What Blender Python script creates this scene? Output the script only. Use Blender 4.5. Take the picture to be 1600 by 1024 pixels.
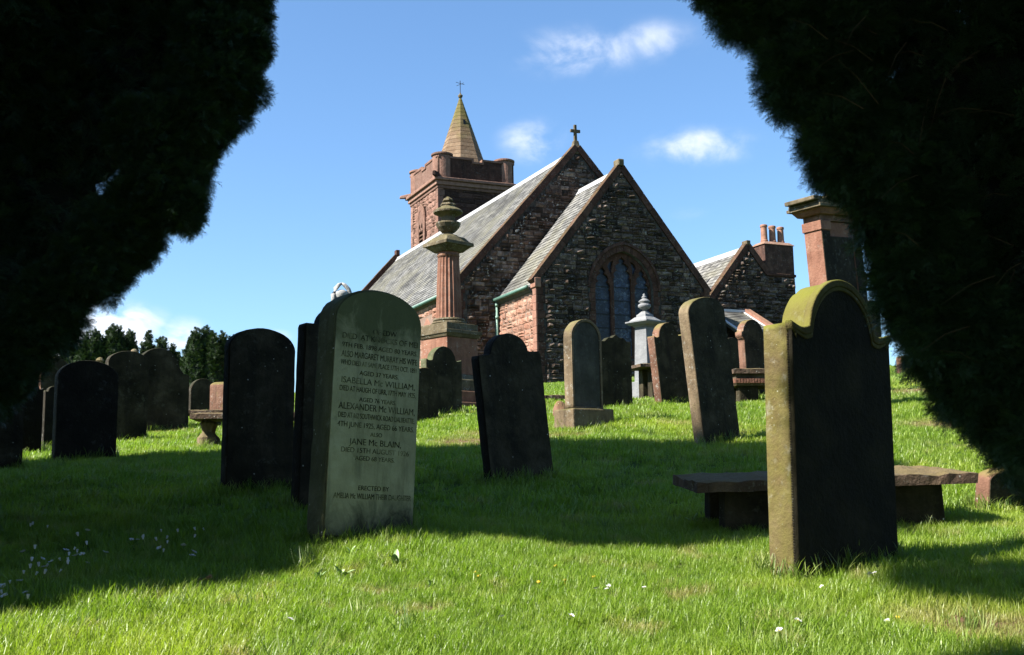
import bpy, bmesh, math, random
import numpy as np
from mathutils import Vector, Matrix, noise as mnoise

R = math.radians
sc = bpy.context.scene
for o in list(bpy.data.objects):
    bpy.data.objects.remove(o)
COL = sc.collection

# ------------------------------------------------------------------ camera
CAM = Vector((0.0, 0.0, 1.35))
FPX, PITCH, ROLL = 1765.0, R(8.08), R(1.0)
cd = bpy.data.cameras.new('camera')
cam = bpy.data.objects.new('camera', cd)
COL.objects.link(cam)
cd.sensor_width = 36.0
cd.lens = 36.0 * FPX / 1600.0
cd.clip_start, cd.clip_end = 0.05, 3000.0
cam.matrix_world = (Matrix.Translation(CAM) @ Matrix.Rotation(math.pi / 2 + PITCH, 4, 'X')
                    @ Matrix.Rotation(-ROLL, 4, 'Z'))
sc.camera = cam

# ------------------------------------------------------------------ light
SUN_AZ, SUN_EL = R(22.0), R(45.0)            # from the left (-x), turned towards the camera side
SUN = Vector((-math.cos(SUN_AZ) * math.cos(SUN_EL), -math.sin(SUN_AZ) * math.cos(SUN_EL), math.sin(SUN_EL)))
sl = bpy.data.lights.new('sun', 'SUN')
sl.energy = 5.0
sl.angle = R(0.5)
sl.color = (1.0, 0.95, 0.87)
sun = bpy.data.objects.new('sun', sl)
sun.rotation_euler = SUN.to_track_quat('Z', 'Y').to_euler()
sun.location = (-20, -10, 30)
COL.objects.link(sun)

world = bpy.data.worlds.new('World')
sc.world = world
world.use_nodes = True
wt = world.node_tree
wt.nodes.clear()


def N(t, typ, **kw):
    n = t.nodes.new(typ)
    for k, v in kw.items():
        if k.startswith('i_'):
            n.inputs[k[2:].replace('_', ' ')].default_value = v
        else:
            setattr(n, k, v)
    return n


def math_node(t, op, a, b=None, clamp=False):
    n = t.nodes.new('ShaderNodeMath')
    n.operation = op
    n.use_clamp = clamp
    for i, v in enumerate((a, b)):
        if v is None:
            continue
        if isinstance(v, (int, float)):
            n.inputs[i].default_value = v
        else:
            t.links.new(v, n.inputs[i])
    return n.outputs[0]


def mix_col(t, fac, a, b, mode='MIX'):
    n = t.nodes.new('ShaderNodeMix')
    n.data_type = 'RGBA'
    n.blend_type = mode
    for sock, v in ((n.inputs[0], fac), (n.inputs[6], a), (n.inputs[7], b)):
        if isinstance(v, (int, float)):
            sock.default_value = v
        elif isinstance(v, (tuple, list)):
            sock.default_value = (v[0], v[1], v[2], 1)
        else:
            t.links.new(v, sock)
    return n.outputs[2]


def maprange(t, v, a, b, c=0.0, d=1.0, smooth=False):
    n = t.nodes.new('ShaderNodeMapRange')
    if smooth:
        n.interpolation_type = 'SMOOTHSTEP'
    t.links.new(v, n.inputs[0])
    for i, x in enumerate((a, b, c, d)):
        n.inputs[i + 1].default_value = x
    return n.outputs[0]


sky = N(wt, 'ShaderNodeTexSky', sky_type='NISHITA', sun_disc=False, sun_elevation=SUN_EL,
        altitude=50.0, air_density=1.0, dust_density=0.6, ozone_density=1.6)
sky.sun_rotation = math.atan2(SUN.x, SUN.y)
SKY_STRENGTH = 0.0505
bg = N(wt, 'ShaderNodeBackground')
bg.inputs[1].default_value = SKY_STRENGTH
wo = N(wt, 'ShaderNodeOutputWorld')


def ray(px, py):
    X, Y = (px - 800) / FPX, (512 - py) / FPX
    c, s = math.cos(ROLL), math.sin(ROLL)
    X, Y = c * X + s * Y, -s * X + c * Y
    v = Vector((X, math.cos(PITCH) - Y * math.sin(PITCH), math.sin(PITCH) + Y * math.cos(PITCH)))
    return v / v.y


def at(px, py, d):
    return CAM + ray(px, py) * d


# clouds: soft-edged patches of cloud fixed to directions of the sky, broken up by noise
tc = N(wt, 'ShaderNodeTexCoord')
nz = N(wt, 'ShaderNodeTexNoise')
nz.inputs['Scale'].default_value = 17.0
nz.inputs['Detail'].default_value = 9.0
nz.inputs['Roughness'].default_value = 0.55
nz.inputs['Distortion'].default_value = 0.25
mpn = N(wt, 'ShaderNodeMapping')
mpn.inputs['Scale'].default_value = (1.0, 1.0, 1.5)
wt.links.new(tc.outputs['Generated'], mpn.inputs[0])
wt.links.new(mpn.outputs[0], nz.inputs['Vector'])
cloud = None
CLOUDS = [  # px, py, half width, half height (in photo pixels), density
    (905, 82, 130, 46, .58), (1010, 66, 100, 40, .42), (832, 222, 62, 44, .62), (1090, 230, 108, 36, .66), (1072, 334, 40, 14, .25),
    (190, 508, 75, 42, 1.5), (285, 530, 50, 36, 1.1), (430, 525, 30, 12, .9), (120, 540, 60, 40, 1.2)]
dirs = [(ray(px, py).normalized(), hw / FPX, hh / FPX, dn) for px, py, hw, hh, dn in CLOUDS]
rr = random.Random(5)
for k in range(16):                             # the same scattered fair-weather clouds on round the sky
    az = rr.uniform(0.75, 5.5)
    el = rr.uniform(0.08, 0.6)
    dirs.append((Vector((math.sin(az) * math.cos(el), math.cos(az) * math.cos(el), math.sin(el))), rr.uniform(.05, .12), rr.uniform(.02, .05), .9))
for dv, hw, hh, dn in dirs:
    right = Vector((dv.y, -dv.x, 0)).normalized()
    up = right.cross(dv).normalized()
    dr = N(wt, 'ShaderNodeVectorMath', operation='DOT_PRODUCT')
    wt.links.new(tc.outputs['Generated'], dr.inputs[0]); dr.inputs[1].default_value = right / hw
    du = N(wt, 'ShaderNodeVectorMath', operation='DOT_PRODUCT')
    wt.links.new(tc.outputs['Generated'], du.inputs[0]); du.inputs[1].default_value = up / hh
    du2 = math_node(wt, 'SUBTRACT', du.outputs['Value'], 0.0)
    df = N(wt, 'ShaderNodeVectorMath', operation='DOT_PRODUCT')
    wt.links.new(tc.outputs['Generated'], df.inputs[0]); df.inputs[1].default_value = dv
    q = math_node(wt, 'SQRT', math_node(wt, 'ADD', math_node(wt, 'POWER', dr.outputs['Value'], 2.0), math_node(wt, 'POWER', du2, 2.0)))
    m = maprange(wt, q, 1.25, 0.0, 0.0, dn, smooth=True)
    m = math_node(wt, 'MULTIPLY', m, math_node(wt, 'GREATER_THAN', df.outputs['Value'], 0.0))
    cloud = m if cloud is None else math_node(wt, 'MAXIMUM', cloud, m)
nf = maprange(wt, nz.outputs['Fac'], 0.38, 0.72, 0.0, 1.7)
cm = math_node(wt, 'MULTIPLY', cloud, nf)
cm = math_node(wt, 'MINIMUM', maprange(wt, cm, 0.0, 1.0, 0.0, 1.0, smooth=True), 0.85)
SKYTINT = mix_col(wt, 1.0, sky.outputs[0], (.84, 1.07, 1.25), 'MULTIPLY')
skyc = mix_col(wt, cm, SKYTINT, (6.3, 6.6, 7.2))
wt.links.new(skyc, bg.inputs[0])
wt.links.new(bg.outputs[0], wo.inputs[0])

vs = sc.view_settings
vs.view_transform = 'Standard'
vs.look = 'None'
vs.exposure = 1.9
vs.gamma = 1.0
vs.use_curve_mapping = False
sc.cycles.use_denoising = True
sc.cycles.max_bounces = 5
sc.cycles.diffuse_bounces = 2
sc.cycles.transparent_max_bounces = 4

# ------------------------------------------------------------------ helpers
def link(o, parent=None):
    COL.objects.link(o)
    if parent is not None:
        o.parent = parent
    return o


def thing(name, label, cat, loc=(0, 0, 0), rot=(0, 0, 0), group=None):
    o = bpy.data.objects.new(name, None)
    o.empty_display_size = 0.3
    COL.objects.link(o)
    o.location, o.rotation_euler = loc, rot
    o['label'], o['category'] = label, cat
    if group:
        o['group'] = group
    return o


def tag(o, label=None, cat=None, group=None, kind=None):
    if label: o['label'] = label
    if cat: o['category'] = cat
    if group: o['group'] = group
    if kind: o['kind'] = kind
    return o


def mesh_obj(name, vf, mat, parent=None, smooth=False, kind=None):
    me = bpy.data.meshes.new(name)
    me.from_pydata([tuple(v) for v in vf[0]], [], vf[1])
    me.update()
    if mat:
        me.materials.append(mat)
    if smooth:
        me.polygons.foreach_set('use_smooth', [True] * len(me.polygons))
    o = bpy.data.objects.new(name, me)
    if kind:
        o['kind'] = kind
    return link(o, parent)


class MB:
    """collects boxes, prisms and lathes into one mesh"""
    def __init__(self): self.v, self.f = [], []

    def add(self, vs, fs):
        n = len(self.v)
        self.v += [tuple(v) for v in vs]
        self.f += [tuple(i + n for i in f) for f in fs]
        return self

    def box(self, x0, x1, y0, y1, z0, z1):
        return self.add([(x0, y0, z0), (x1, y0, z0), (x1, y1, z0), (x0, y1, z0), (x0, y0, z1), (x1, y0, z1), (x1, y1, z1), (x0, y1, z1)],
                        [(0, 3, 2, 1), (4, 5, 6, 7), (0, 1, 5, 4), (1, 2, 6, 5), (2, 3, 7, 6), (3, 0, 4, 7)])

    def frustum(self, cx, cy, w0, d0, z0, w1, d1, z1):
        a, b, c, d = w0 / 2, d0 / 2, w1 / 2, d1 / 2
        return self.add([(cx - a, cy - b, z0), (cx + a, cy - b, z0), (cx + a, cy + b, z0), (cx - a, cy + b, z0),
                         (cx - c, cy - d, z1), (cx + c, cy - d, z1), (cx + c, cy + d, z1), (cx - c, cy + d, z1)],
                        [(0, 3, 2, 1), (4, 5, 6, 7), (0, 1, 5, 4), (1, 2, 6, 5), (2, 3, 7, 6), (3, 0, 4, 7)])

    def hexa(self, p):       # eight corners, bottom ring then top ring
        return self.add(p, [(0, 3, 2, 1), (4, 5, 6, 7), (0, 1, 5, 4), (1, 2, 6, 5), (2, 3, 7, 6), (3, 0, 4, 7)])

    def lathe(self, prof, n=24, cx=0, cy=0, flute=None):
        vs, fs = [], []
        for (r, z) in prof:
            for k in range(n):
                t = 2 * math.pi * k / n
                q = r * (flute(k) if flute else 1)
                vs.append((cx + q * math.cos(t), cy + q * math.sin(t), z))
        for i in range(len(prof) - 1):
            for k in range(n):
                k2 = (k + 1) % n
                fs.append((i * n + k, i * n + k2, (i + 1) * n + k2, (i + 1) * n + k))
        fs.append(tuple(range(n))[::-1])
        fs.append(tuple((len(prof) - 1) * n + k for k in range(n)))
        return self.add(vs, fs)

    def tube(self, pts, r, n=8):
        pts = [Vector(p) for p in pts]
        rs = r if isinstance(r, (list, tuple)) else [r] * len(pts)
        vs, fs = [], []
        for i, p in enumerate(pts):
            t = (pts[min(i + 1, len(pts) - 1)] - pts[max(i - 1, 0)]).normalized()
            a = t.cross(Vector((0, 0, 1)) if abs(t.z) < .9 else Vector((1, 0, 0))).normalized()
            b = t.cross(a)
            for k in range(n):
                q = 2 * math.pi * k / n
                vs.append(p + (a * math.cos(q) + b * math.sin(q)) * rs[i])
        for i in range(len(pts) - 1):
            for k in range(n):
                fs.append((i * n + k, i * n + (k + 1) % n, (i + 1) * n + (k + 1) % n, (i + 1) * n + k))
        fs.append(tuple(range(n)))
        fs.append(tuple((len(pts) - 1) * n + k for k in range(n))[::-1])
        return self.add(vs, fs)

    def build(self, name, mat, parent=None, smooth=False, kind=None, bevel=0):
        o = mesh_obj(name, (self.v, self.f), mat, parent, smooth, kind)
        bm = bmesh.new(); bm.from_mesh(o.data)
        bmesh.ops.recalc_face_normals(bm, faces=bm.faces)
        bm.to_mesh(o.data); bm.free()
        if bevel:
            m = o.modifiers.new('edge', 'BEVEL')
            m.width, m.segments, m.limit_method = bevel, 2, 'ANGLE'
        return o


def plate(name, loops, t, mat, parent=None, y0=0.0, bevel=0.0, smooth=False):
    """outline (and holes) in the x-z plane, given thickness: front at y0, back at y0+t"""
    cu = bpy.data.curves.new(name, 'CURVE')
    cu.dimensions, cu.fill_mode = '2D', 'BOTH'
    for lp in loops:
        sp = cu.splines.new('POLY')
        sp.points.add(len(lp) - 1)
        for i, (x, z) in enumerate(lp):
            sp.points[i].co = (x, z, 0, 1)
        sp.use_cyclic_u = True
    cu.extrude = t / 2 - bevel
    if bevel:
        cu.bevel_depth, cu.bevel_resolution, cu.offset = bevel, 1, -bevel
    tmp = bpy.data.objects.new('tmp', cu)
    COL.objects.link(tmp)
    bpy.context.view_layer.update()
    me = bpy.data.meshes.new_from_object(tmp.evaluated_get(bpy.context.evaluated_depsgraph_get()))
    bpy.data.objects.remove(tmp)
    me.transform(Matrix(((1, 0, 0, 0), (0, 0, -1, y0 + t / 2), (0, 1, 0, 0), (0, 0, 0, 1))))
    bm = bmesh.new(); bm.from_mesh(me)
    bmesh.ops.remove_doubles(bm, verts=bm.verts, dist=1e-4)
    bmesh.ops.recalc_face_normals(bm, faces=bm.faces)
    bm.to_mesh(me); bm.free()
    me.materials.clear()
    me.materials.append(mat)
    me.name = name
    return link(bpy.data.objects.new(name, me), parent)


# ------------------------------------------------------------------ materials
def new_mat(name):
    m = bpy.data.materials.new(name)
    m.use_nodes = True
    t = m.node_tree
    b = t.nodes['Principled BSDF']
    return m, t, b


def noise(t, vec, scale, detail=6, rough=0.6, dist=0.0):
    n = t.nodes.new('ShaderNodeTexNoise')
    n.inputs['Scale'].default_value = scale
    n.inputs['Detail'].default_value = detail
    n.inputs['Roughness'].default_value = rough
    n.inputs['Distortion'].default_value = dist
    t.links.new(vec, n.inputs['Vector'])
    return n.outputs['Fac']


def ramp(t, fac, stops):
    n = t.nodes.new('ShaderNodeValToRGB')
    e = n.color_ramp.elements
    while len(e) < len(stops):
        e.new(0.5)
    for i, (p, c) in enumerate(stops):
        e[i].position = p
        e[i].color = (c[0], c[1], c[2], 1)
    t.links.new(fac, n.inputs[0])
    return n.outputs[0]


def mapping(t, vec, scale):
    n = t.nodes.new('ShaderNodeMapping')
    n.inputs['Scale'].default_value = scale
    t.links.new(vec, n.inputs[0])
    return n.outputs[0]


def coords(t):
    """object coordinates shifted by a random amount for each object so no two stones match"""
    tcn = t.nodes.new('ShaderNodeTexCoord')
    oi = t.nodes.new('ShaderNodeObjectInfo')
    add = t.nodes.new('ShaderNodeVectorMath'); add.operation = 'MULTIPLY_ADD'
    cb = t.nodes.new('ShaderNodeCombineXYZ')
    for i in range(3):
        t.links.new(oi.outputs['Random'], cb.inputs[i])
    t.links.new(cb.outputs[0], add.inputs[0])
    add.inputs[1].default_value = (37.0, 53.0, 71.0)
    t.links.new(tcn.outputs['Object'], add.inputs[2])
    return add.outputs[0], oi.outputs['Random']


def stone_mat(name, cols, lichen=(.45, .45, .40), lich=.3, moss=(.16, .17, .03), mossamt=.5, scale=3.0, rough=.9, streak=.4,
              stain=(.02, .016, .012), bump=.5, island=0.0, spots=.35, gls=0.15):
    m, t, b = new_mat(name)
    v, rnd = coords(t)
    n1 = noise(t, v, scale, 8, .65, .3)
    c = ramp(t, n1, [(0.30, cols[0]), (0.5, cols[1]), (0.70, cols[2])])
    if island:
        g = t.nodes.new('ShaderNodeNewGeometry')
        r2 = math_node(t, 'FRACT', math_node(t, 'ADD', g.outputs['Random Per Island'], rnd))
        c = mix_col(t, 1.0, c, ramp(t, r2, [(0, (1 - island,) * 3), (.5, (1, 1 - island * .25, 1 - island * .35)), (1, (1 + island,) * 3)]), 'MULTIPLY')
    if streak:
        ns = noise(t, mapping(t, v, (6, 6, .6)), 1.6, 5, .6)
        f = maprange(t, ns, .48, .72, 0, streak)
        c = mix_col(t, f, c, stain)
    if lich:
        n2 = noise(t, v, scale * 4.5, 7, .7)
        n3 = noise(t, v, scale * .9, 3, .5)
        f = math_node(t, 'MULTIPLY', maprange(t, n2, .55, .66), maprange(t, n3, .42, .62, 0, lich))
        c = mix_col(t, f, c, lichen)
    if spots:
        vo = t.nodes.new('ShaderNodeTexVoronoi')
        vo.inputs['Scale'].default_value = 24
        vo.inputs['Randomness'].default_value = 1
        t.links.new(v, vo.inputs['Vector'])
        n5 = noise(t, v, 60, 3, .6)
        dd = math_node(t, 'ADD', vo.outputs['Distance'], math_node(t, 'MULTIPLY', n5, .22))
        sel = t.nodes.new('ShaderNodeSeparateColor')
        t.links.new(vo.outputs['Color'], sel.inputs[0])
        f = math_node(t, 'MULTIPLY', maprange(t, dd, .30, .22), math_node(t, 'GREATER_THAN', sel.outputs[0], 1 - spots * .6))
        c = mix_col(t, f, c, (.5, .5, .44))
    if mossamt:
        g = t.nodes.new('ShaderNodeNewGeometry')
        sp = t.nodes.new('ShaderNodeSeparateXYZ')
        t.links.new(g.outputs['Normal'], sp.inputs[0])
        n4 = noise(t, v, 5, 6, .65)
        f = math_node(t, 'ADD', maprange(t, sp.outputs[2], .1, .9, 0, .45), n4)
        f = maprange(t, f, .72 - .25 * mossamt, .98, 0, min(1, mossamt * 1.3))
        c = mix_col(t, f, c, moss)
    t.links.new(c, b.inputs['Base Color'])
    b.inputs['Roughness'].default_value = rough
    b.inputs['Specular IOR Level'].default_value = gls
    bp = t.nodes.new('ShaderNodeBump')
    bp.inputs['Strength'].default_value = bump
    bp.inputs['Distance'].default_value = .02
    hh = math_node(t, 'ADD', noise(t, v, 28, 8, .7), math_node(t, 'MULTIPLY', noise(t, v, 7, 4, .6), 1.2))
    t.links.new(hh, bp.inputs['Height'])
    t.links.new(bp.outputs[0], b.inputs['Normal'])
    return m


def plain_mat(name, col, rough=.7, metal=0, var=.25, sc_=8, spec=.3):
    m, t, b = new_mat(name)
    v, rnd = coords(t)
    n1 = noise(t, v, sc_, 6, .6)
    c = mix_col(t, 1.0, col, ramp(t, n1, [(.3, (1 - var,) * 3), (.7, (1 + var,) * 3)]), 'MULTIPLY')
    t.links.new(c, b.inputs['Base Color'])
    b.inputs['Roughness'].default_value = rough
    b.inputs['Metallic'].default_value = metal
    b.inputs['Specular IOR Level'].default_value = spec
    return m


M = {}
M['head_red'] = stone_mat('red sandstone headstone', [(.11, .055, .035), (.20, .105, .07), (.28, .16, .11)], lich=.6, mossamt=.45)
M['head_brown'] = stone_mat('brown sandstone headstone', [(.10, .075, .045), (.19, .14, .085), (.27, .21, .13)], lich=.7, mossamt=.5, moss=(.13, .13, .03))
M['head_moss'] = stone_mat('mossy headstone', [(.085, .06, .03), (.13, .10, .042), (.19, .155, .07)], lich=.45, mossamt=1.35, moss=(.165, .165, .026),
                           spots=.15, streak=.5, stain=(.10, .06, .03))
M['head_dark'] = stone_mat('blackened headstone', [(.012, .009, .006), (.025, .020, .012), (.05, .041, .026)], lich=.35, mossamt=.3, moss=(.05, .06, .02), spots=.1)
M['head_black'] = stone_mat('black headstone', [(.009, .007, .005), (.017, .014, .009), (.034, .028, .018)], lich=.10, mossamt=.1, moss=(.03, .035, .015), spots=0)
M['olive'] = stone_mat('stained shade-dark olive face', [(.010, .009, .004), (.020, .017, .008), (.040, .034, .016)], lich=.25, lichen=(.09, .085, .04), mossamt=.25, moss=(.04, .04, .012), spots=0, streak=.7)  # real staining plus the shade of the face, both in the colour
M['head_shade'] = stone_mat('shade-darkened stone face', [(.014, .012, .006), (.045, .037, .020), (.10, .082, .05)], lich=.5, mossamt=.3, moss=(.04, .055, .015), spots=.12, streak=.75, lichen=(.17, .17, .12))  # shade of the stone fronts put into the colour, lichen mottling over it
M['head_green'] = stone_mat('algae green headstone', [(.06, .065, .035), (.12, .125, .065), (.18, .18, .11)], lich=.3, mossamt=.5, moss=(.08, .10, .03), spots=.1)
M['head_grey'] = stone_mat('grey granite', [(.19, .195, .205), (.245, .25, .26), (.30, .305, .31)], lich=.3, mossamt=.15, moss=(.25, .25, .18), spots=.0, streak=.15, stain=(.2, .2, .19))
M['marble'] = stone_mat('white marble', [(.30, .30, .29), (.40, .40, .39), (.48, .48, .47)], lich=.2, lichen=(.3, .3, .28), mossamt=.1, moss=(.3, .3, .2), spots=0, streak=.2, stain=(.25, .25, .23))
M['mon_red'] = stone_mat('red sandstone monument', [(.19, .085, .055), (.28, .135, .09), (.35, .19, .13)], lich=.3, mossamt=.3, moss=(.15, .13, .05), spots=.1, streak=.3)
M['mon_moss'] = stone_mat('mossed sandstone moulding', [(.07, .055, .035), (.14, .11, .065), (.22, .18, .12)], lich=.8, mossamt=.45, moss=(.12, .115, .04), spots=.3)
M['slab'] = stone_mat('table tomb slab', [(.06, .04, .028), (.12, .08, .055), (.24, .17, .12)], lich=.7, mossamt=.8, moss=(.17, .13, .06), spots=.4, bump=.9)
M['ch_trim'] = stone_mat('church dressed sandstone', [(.055, .027, .020), (.085, .042, .030), (.13, .07, .052)], lich=.35, mossamt=.2, spots=.15, streak=.6, island=.25)  # dark copy of the dressed stone, shade put into its colour
M['ch_trim_lit'] = stone_mat('pink dressed sandstone', [(.24, .12, .085), (.31, .16, .115), (.37, .22, .165)], lich=.3, mossamt=.1, spots=.1, streak=.2, island=.12)  # sunlit copy of the dressed stone
M['ch_dark'] = stone_mat('blackened shaded rubble stone', [(.024, .020, .017), (.11, .082, .066), (.24, .185, .155)], lichen=(.52, .51, .49), lich=1.3, mossamt=.1,
                         spots=.15, streak=.7, scale=1.6, island=.75, bump=1.0)  # weathered black, with the gable's shade also put into the colour
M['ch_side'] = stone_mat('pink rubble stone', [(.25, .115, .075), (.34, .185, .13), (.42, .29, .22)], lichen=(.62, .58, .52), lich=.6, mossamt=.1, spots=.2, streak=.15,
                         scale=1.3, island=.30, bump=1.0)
M['mortar_dark'] = stone_mat('dark lime mortar', [(.03, .027, .025), (.07, .063, .058), (.14, .13, .12)], lich=.4, mossamt=0, spots=0, island=0)  # mortar of the shaded walls, shade put into its colour
M['mortar_lit'] = stone_mat('pale lime mortar', [(.20, .13, .10), (.26, .18, .14), (.31, .24, .19)], lich=.2, mossamt=0, spots=0)  # sunlit copy of the mortar
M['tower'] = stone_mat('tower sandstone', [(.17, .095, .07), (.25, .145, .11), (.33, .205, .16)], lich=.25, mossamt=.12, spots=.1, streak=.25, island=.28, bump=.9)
M['tower_dark'] = stone_mat('shaded tower sandstone', [(.035, .02, .016), (.07, .038, .029), (.12, .068, .05)], lich=.25, mossamt=.1, spots=.1, streak=.5, island=.35)  # dark copy of the tower stone, painting in the shade of its front
M['spire'] = stone_mat('spire sandstone', [(.16, .105, .065), (.21, .145, .09), (.27, .20, .13)], lich=.3, mossamt=0, spots=.15, streak=.15, island=.2)
M['metal'] = plain_mat('dark iron', (.03, .03, .032), .5, .6)
M['pipe'] = plain_mat('pale green painted iron', (.20, .33, .26), .5, 0, .2, 6)
M['gutter'] = plain_mat('green painted gutter', (.10, .20, .16), .5, 0, .2, 6)
M['lead'] = plain_mat('white lead flashing', (.62, .62, .63), .55, 0, .12, 4)
M['lead_dark'] = plain_mat('grey lead ridge', (.42, .42, .42), .6, 0, .15, 4)
M['pot'] = plain_mat('clay chimney pot', (.33, .17, .11), .85, 0, .35, 9)
M['letter'] = plain_mat('worn lead lettering', (.035, .04, .022), .8, 0, .85, 9)
M['face_dim'] = stone_mat('grey shade-dimmed face', [(.04, .04, .032), (.075, .072, .058), (.12, .115, .095)], lich=.4, mossamt=.2, spots=.0, streak=.4, lichen=(.22, .22, .20))  # lighter front-plate colour, shade put in as well
def letter_mat():
    m, t, b = new_mat('worn lead lettering')
    tcn = t.nodes.new('ShaderNodeTexCoord'); oi = t.nodes.new('ShaderNodeObjectInfo')
    cb = t.nodes.new('ShaderNodeCombineXYZ'); t.links.new(math_node(t, 'MULTIPLY', oi.outputs['Random'], 40.0), cb.inputs[1])
    ad = t.nodes.new('ShaderNodeVectorMath'); t.links.new(tcn.outputs['Object'], ad.inputs[0]); t.links.new(cb.outputs[0], ad.inputs[1])
    n = noise(t, ad.outputs[0], 16, 5, .7)
    n2 = noise(t, ad.outputs[0], 3.5, 3, .5)
    f = maprange(t, math_node(t, 'ADD', n, math_node(t, 'MULTIPLY', n2, .9)), .90, 1.28)
    t.links.new(mix_col(t, f, (.03, .034, .02), (.34, .34, .20)), b.inputs['Base Color'])
    b.inputs['Roughness'].default_value = .9
    b.inputs['Specular IOR Level'].default_value = .1
    return m
M['letter'] = letter_mat()
M['bark'] = plain_mat('yew bark', (.07, .04, .028), .95, 0, .5, 9)

# spire: moss towards the tip, stone lower down (growth, not shade)
def spire_moss():
    t = M['spire'].node_tree
    b = t.nodes['Principled BSDF']
    src = b.inputs['Base Color'].links[0].from_socket
    tcn = t.nodes.new('ShaderNodeTexCoord')
    sp = t.nodes.new('ShaderNodeSeparateXYZ')
    t.links.new(tcn.outputs['Object'], sp.inputs[0])
    n = noise(t, tcn.outputs['Object'], 1.2, 6, .7)
    f = math_node(t, 'ADD', maprange(t, sp.outputs[2], 13.8, 16.8, 0, .6), math_node(t, 'MULTIPLY', n, .9))
    f = maprange(t, f, .62, .95, 0, .9)
    t.links.new(mix_col(t, f, src, (.15, .13, .04)), b.inputs['Base Color'])
spire_moss()


# inscribed face: pale stone with dark algae growing down from the top and up from the foot
def face_mat():
    m, t, b = new_mat('pale inscribed stone face')
    tcn = t.nodes.new('ShaderNodeTexCoord')
    v = tcn.outputs['Object']
    sp = t.nodes.new('ShaderNodeSeparateXYZ')
    t.links.new(v, sp.inputs[0])
    n1 = noise(t, v, 5, 7, .65)
    c = ramp(t, n1, [(.3, (.38, .36, .23)), (.55, (.50, .48, .31)), (.75, (.60, .58, .41))])
    n2 = noise(t, mapping(t, v, (1.6, 1.6, 1.0)), 3.2, 7, .7, .6)
    top = math_node(t, 'ADD', maprange(t, sp.outputs[2], 1.20, 1.62), math_node(t, 'MULTIPLY', math_node(t, 'SUBTRACT', n2, .5), 2.4))
    c = mix_col(t, maprange(t, top, .20, .9, 0, .82), c, (.075, .095, .04))
    foot = math_node(t, 'ADD', maprange(t, sp.outputs[2], .42, .02), math_node(t, 'MULTIPLY', math_node(t, 'SUBTRACT', n2, .5), 2.0))
    c = mix_col(t, maprange(t, foot, .25, .9, 0, .9), c, (.04, .045, .03))
    n3 = noise(t, mapping(t, v, (5, 5, .7)), 2.2, 5, .6)
    c = mix_col(t, maprange(t, n3, .52, .72, 0, .55), c, (.09, .10, .06))
    t.links.new(c, b.inputs['Base Color'])
    b.inputs['Roughness'].default_value = .9
    b.inputs['Specular IOR Level'].default_value = .1
    bp = t.nodes.new('ShaderNodeBump'); bp.inputs['Strength'].default_value = .3; bp.inputs['Distance'].default_value = .01
    t.links.new(noise(t, v, 40, 6, .7), bp.inputs['Height'])
    t.links.new(bp.outputs[0], b.inputs['Normal'])
    return m
M['face'] = face_mat()


def slate_mat(name, cols):
    m, t, b = new_mat(name)
    tcn = t.nodes.new('ShaderNodeTexCoord')
    g = t.nodes.new('ShaderNodeNewGeometry')
    v = tcn.outputs['Object']
    c = ramp(t, g.outputs['Random Per Island'], [(0, cols[0]), (.5, cols[1]), (1, cols[2])])
    n1 = noise(t, v, .55, 6, .65, .5)
    c = mix_col(t, maprange(t, n1, .46, .66, 0, .85), c, (.20, .19, .14))
    n2 = noise(t, mapping(t, v, (1, .35, 1)), .8, 5, .6)
    c = mix_col(t, maprange(t, n2, .52, .7, 0, .85), c, (.06, .058, .056))
    t.links.new(c, b.inputs['Base Color'])
    b.inputs['Roughness'].default_value = .8
    b.inputs['Specular IOR Level'].default_value = .15
    bp = t.nodes.new('ShaderNodeBump'); bp.inputs['Strength'].default_value = .4; bp.inputs['Distance'].default_value = .01
    t.links.new(noise(t, v, 14, 6, .7), bp.inputs['Height'])
    t.links.new(bp.outputs[0], b.inputs['Normal'])
    return m
M['slate'] = slate_mat('roof slate', [(.10, .098, .095), (.17, .167, .16), (.27, .263, .245)])
M['slate_base'] = plain_mat('slate bed', (.10, .10, .10), .9)


def glass_mat():
    m, t, b = new_mat('leaded stained glass')
    tcn = t.nodes.new('ShaderNodeTexCoord')
    v = tcn.outputs['Object']
    vo = t.nodes.new('ShaderNodeTexVoronoi'); vo.inputs['Scale'].default_value = 9
    t.links.new(v, vo.inputs['Vector'])
    vd = t.nodes.new('ShaderNodeTexVoronoi'); vd.feature = 'DISTANCE_TO_EDGE'; vd.inputs['Scale'].default_value = 9
    t.links.new(v, vd.inputs['Vector'])
    sep = t.nodes.new('ShaderNodeSeparateColor'); t.links.new(vo.outputs['Color'], sep.inputs[0])
    c = ramp(t, sep.outputs[0], [(0, (.012, .020, .040)), (.4, (.03, .05, .10)), (.7, (.06, .085, .15)), (1, (.13, .155, .20))])
    c = mix_col(t, maprange(t, noise(t, v, 1.1, 3, .5), .4, .6, 0, .8), c, (.012, .016, .028))
    c = mix_col(t, maprange(t, vd.outputs['Distance'], .03, .06, .9, 0), c, (.01, .01, .012))
    t.links.new(c, b.inputs['Base Color'])
    b.inputs['Roughness'].default_value = .4
    b.inputs['Specular IOR Level'].default_value = .3
    bp = t.nodes.new('ShaderNodeBump'); bp.inputs['Strength'].default_value = .5; bp.inputs['Distance'].default_value = .02
    t.links.new(sep.outputs[1], bp.inputs['Height'])
    t.links.new(bp.outputs[0], b.inputs['Normal'])
    return m
M['glass'] = glass_mat()


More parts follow.
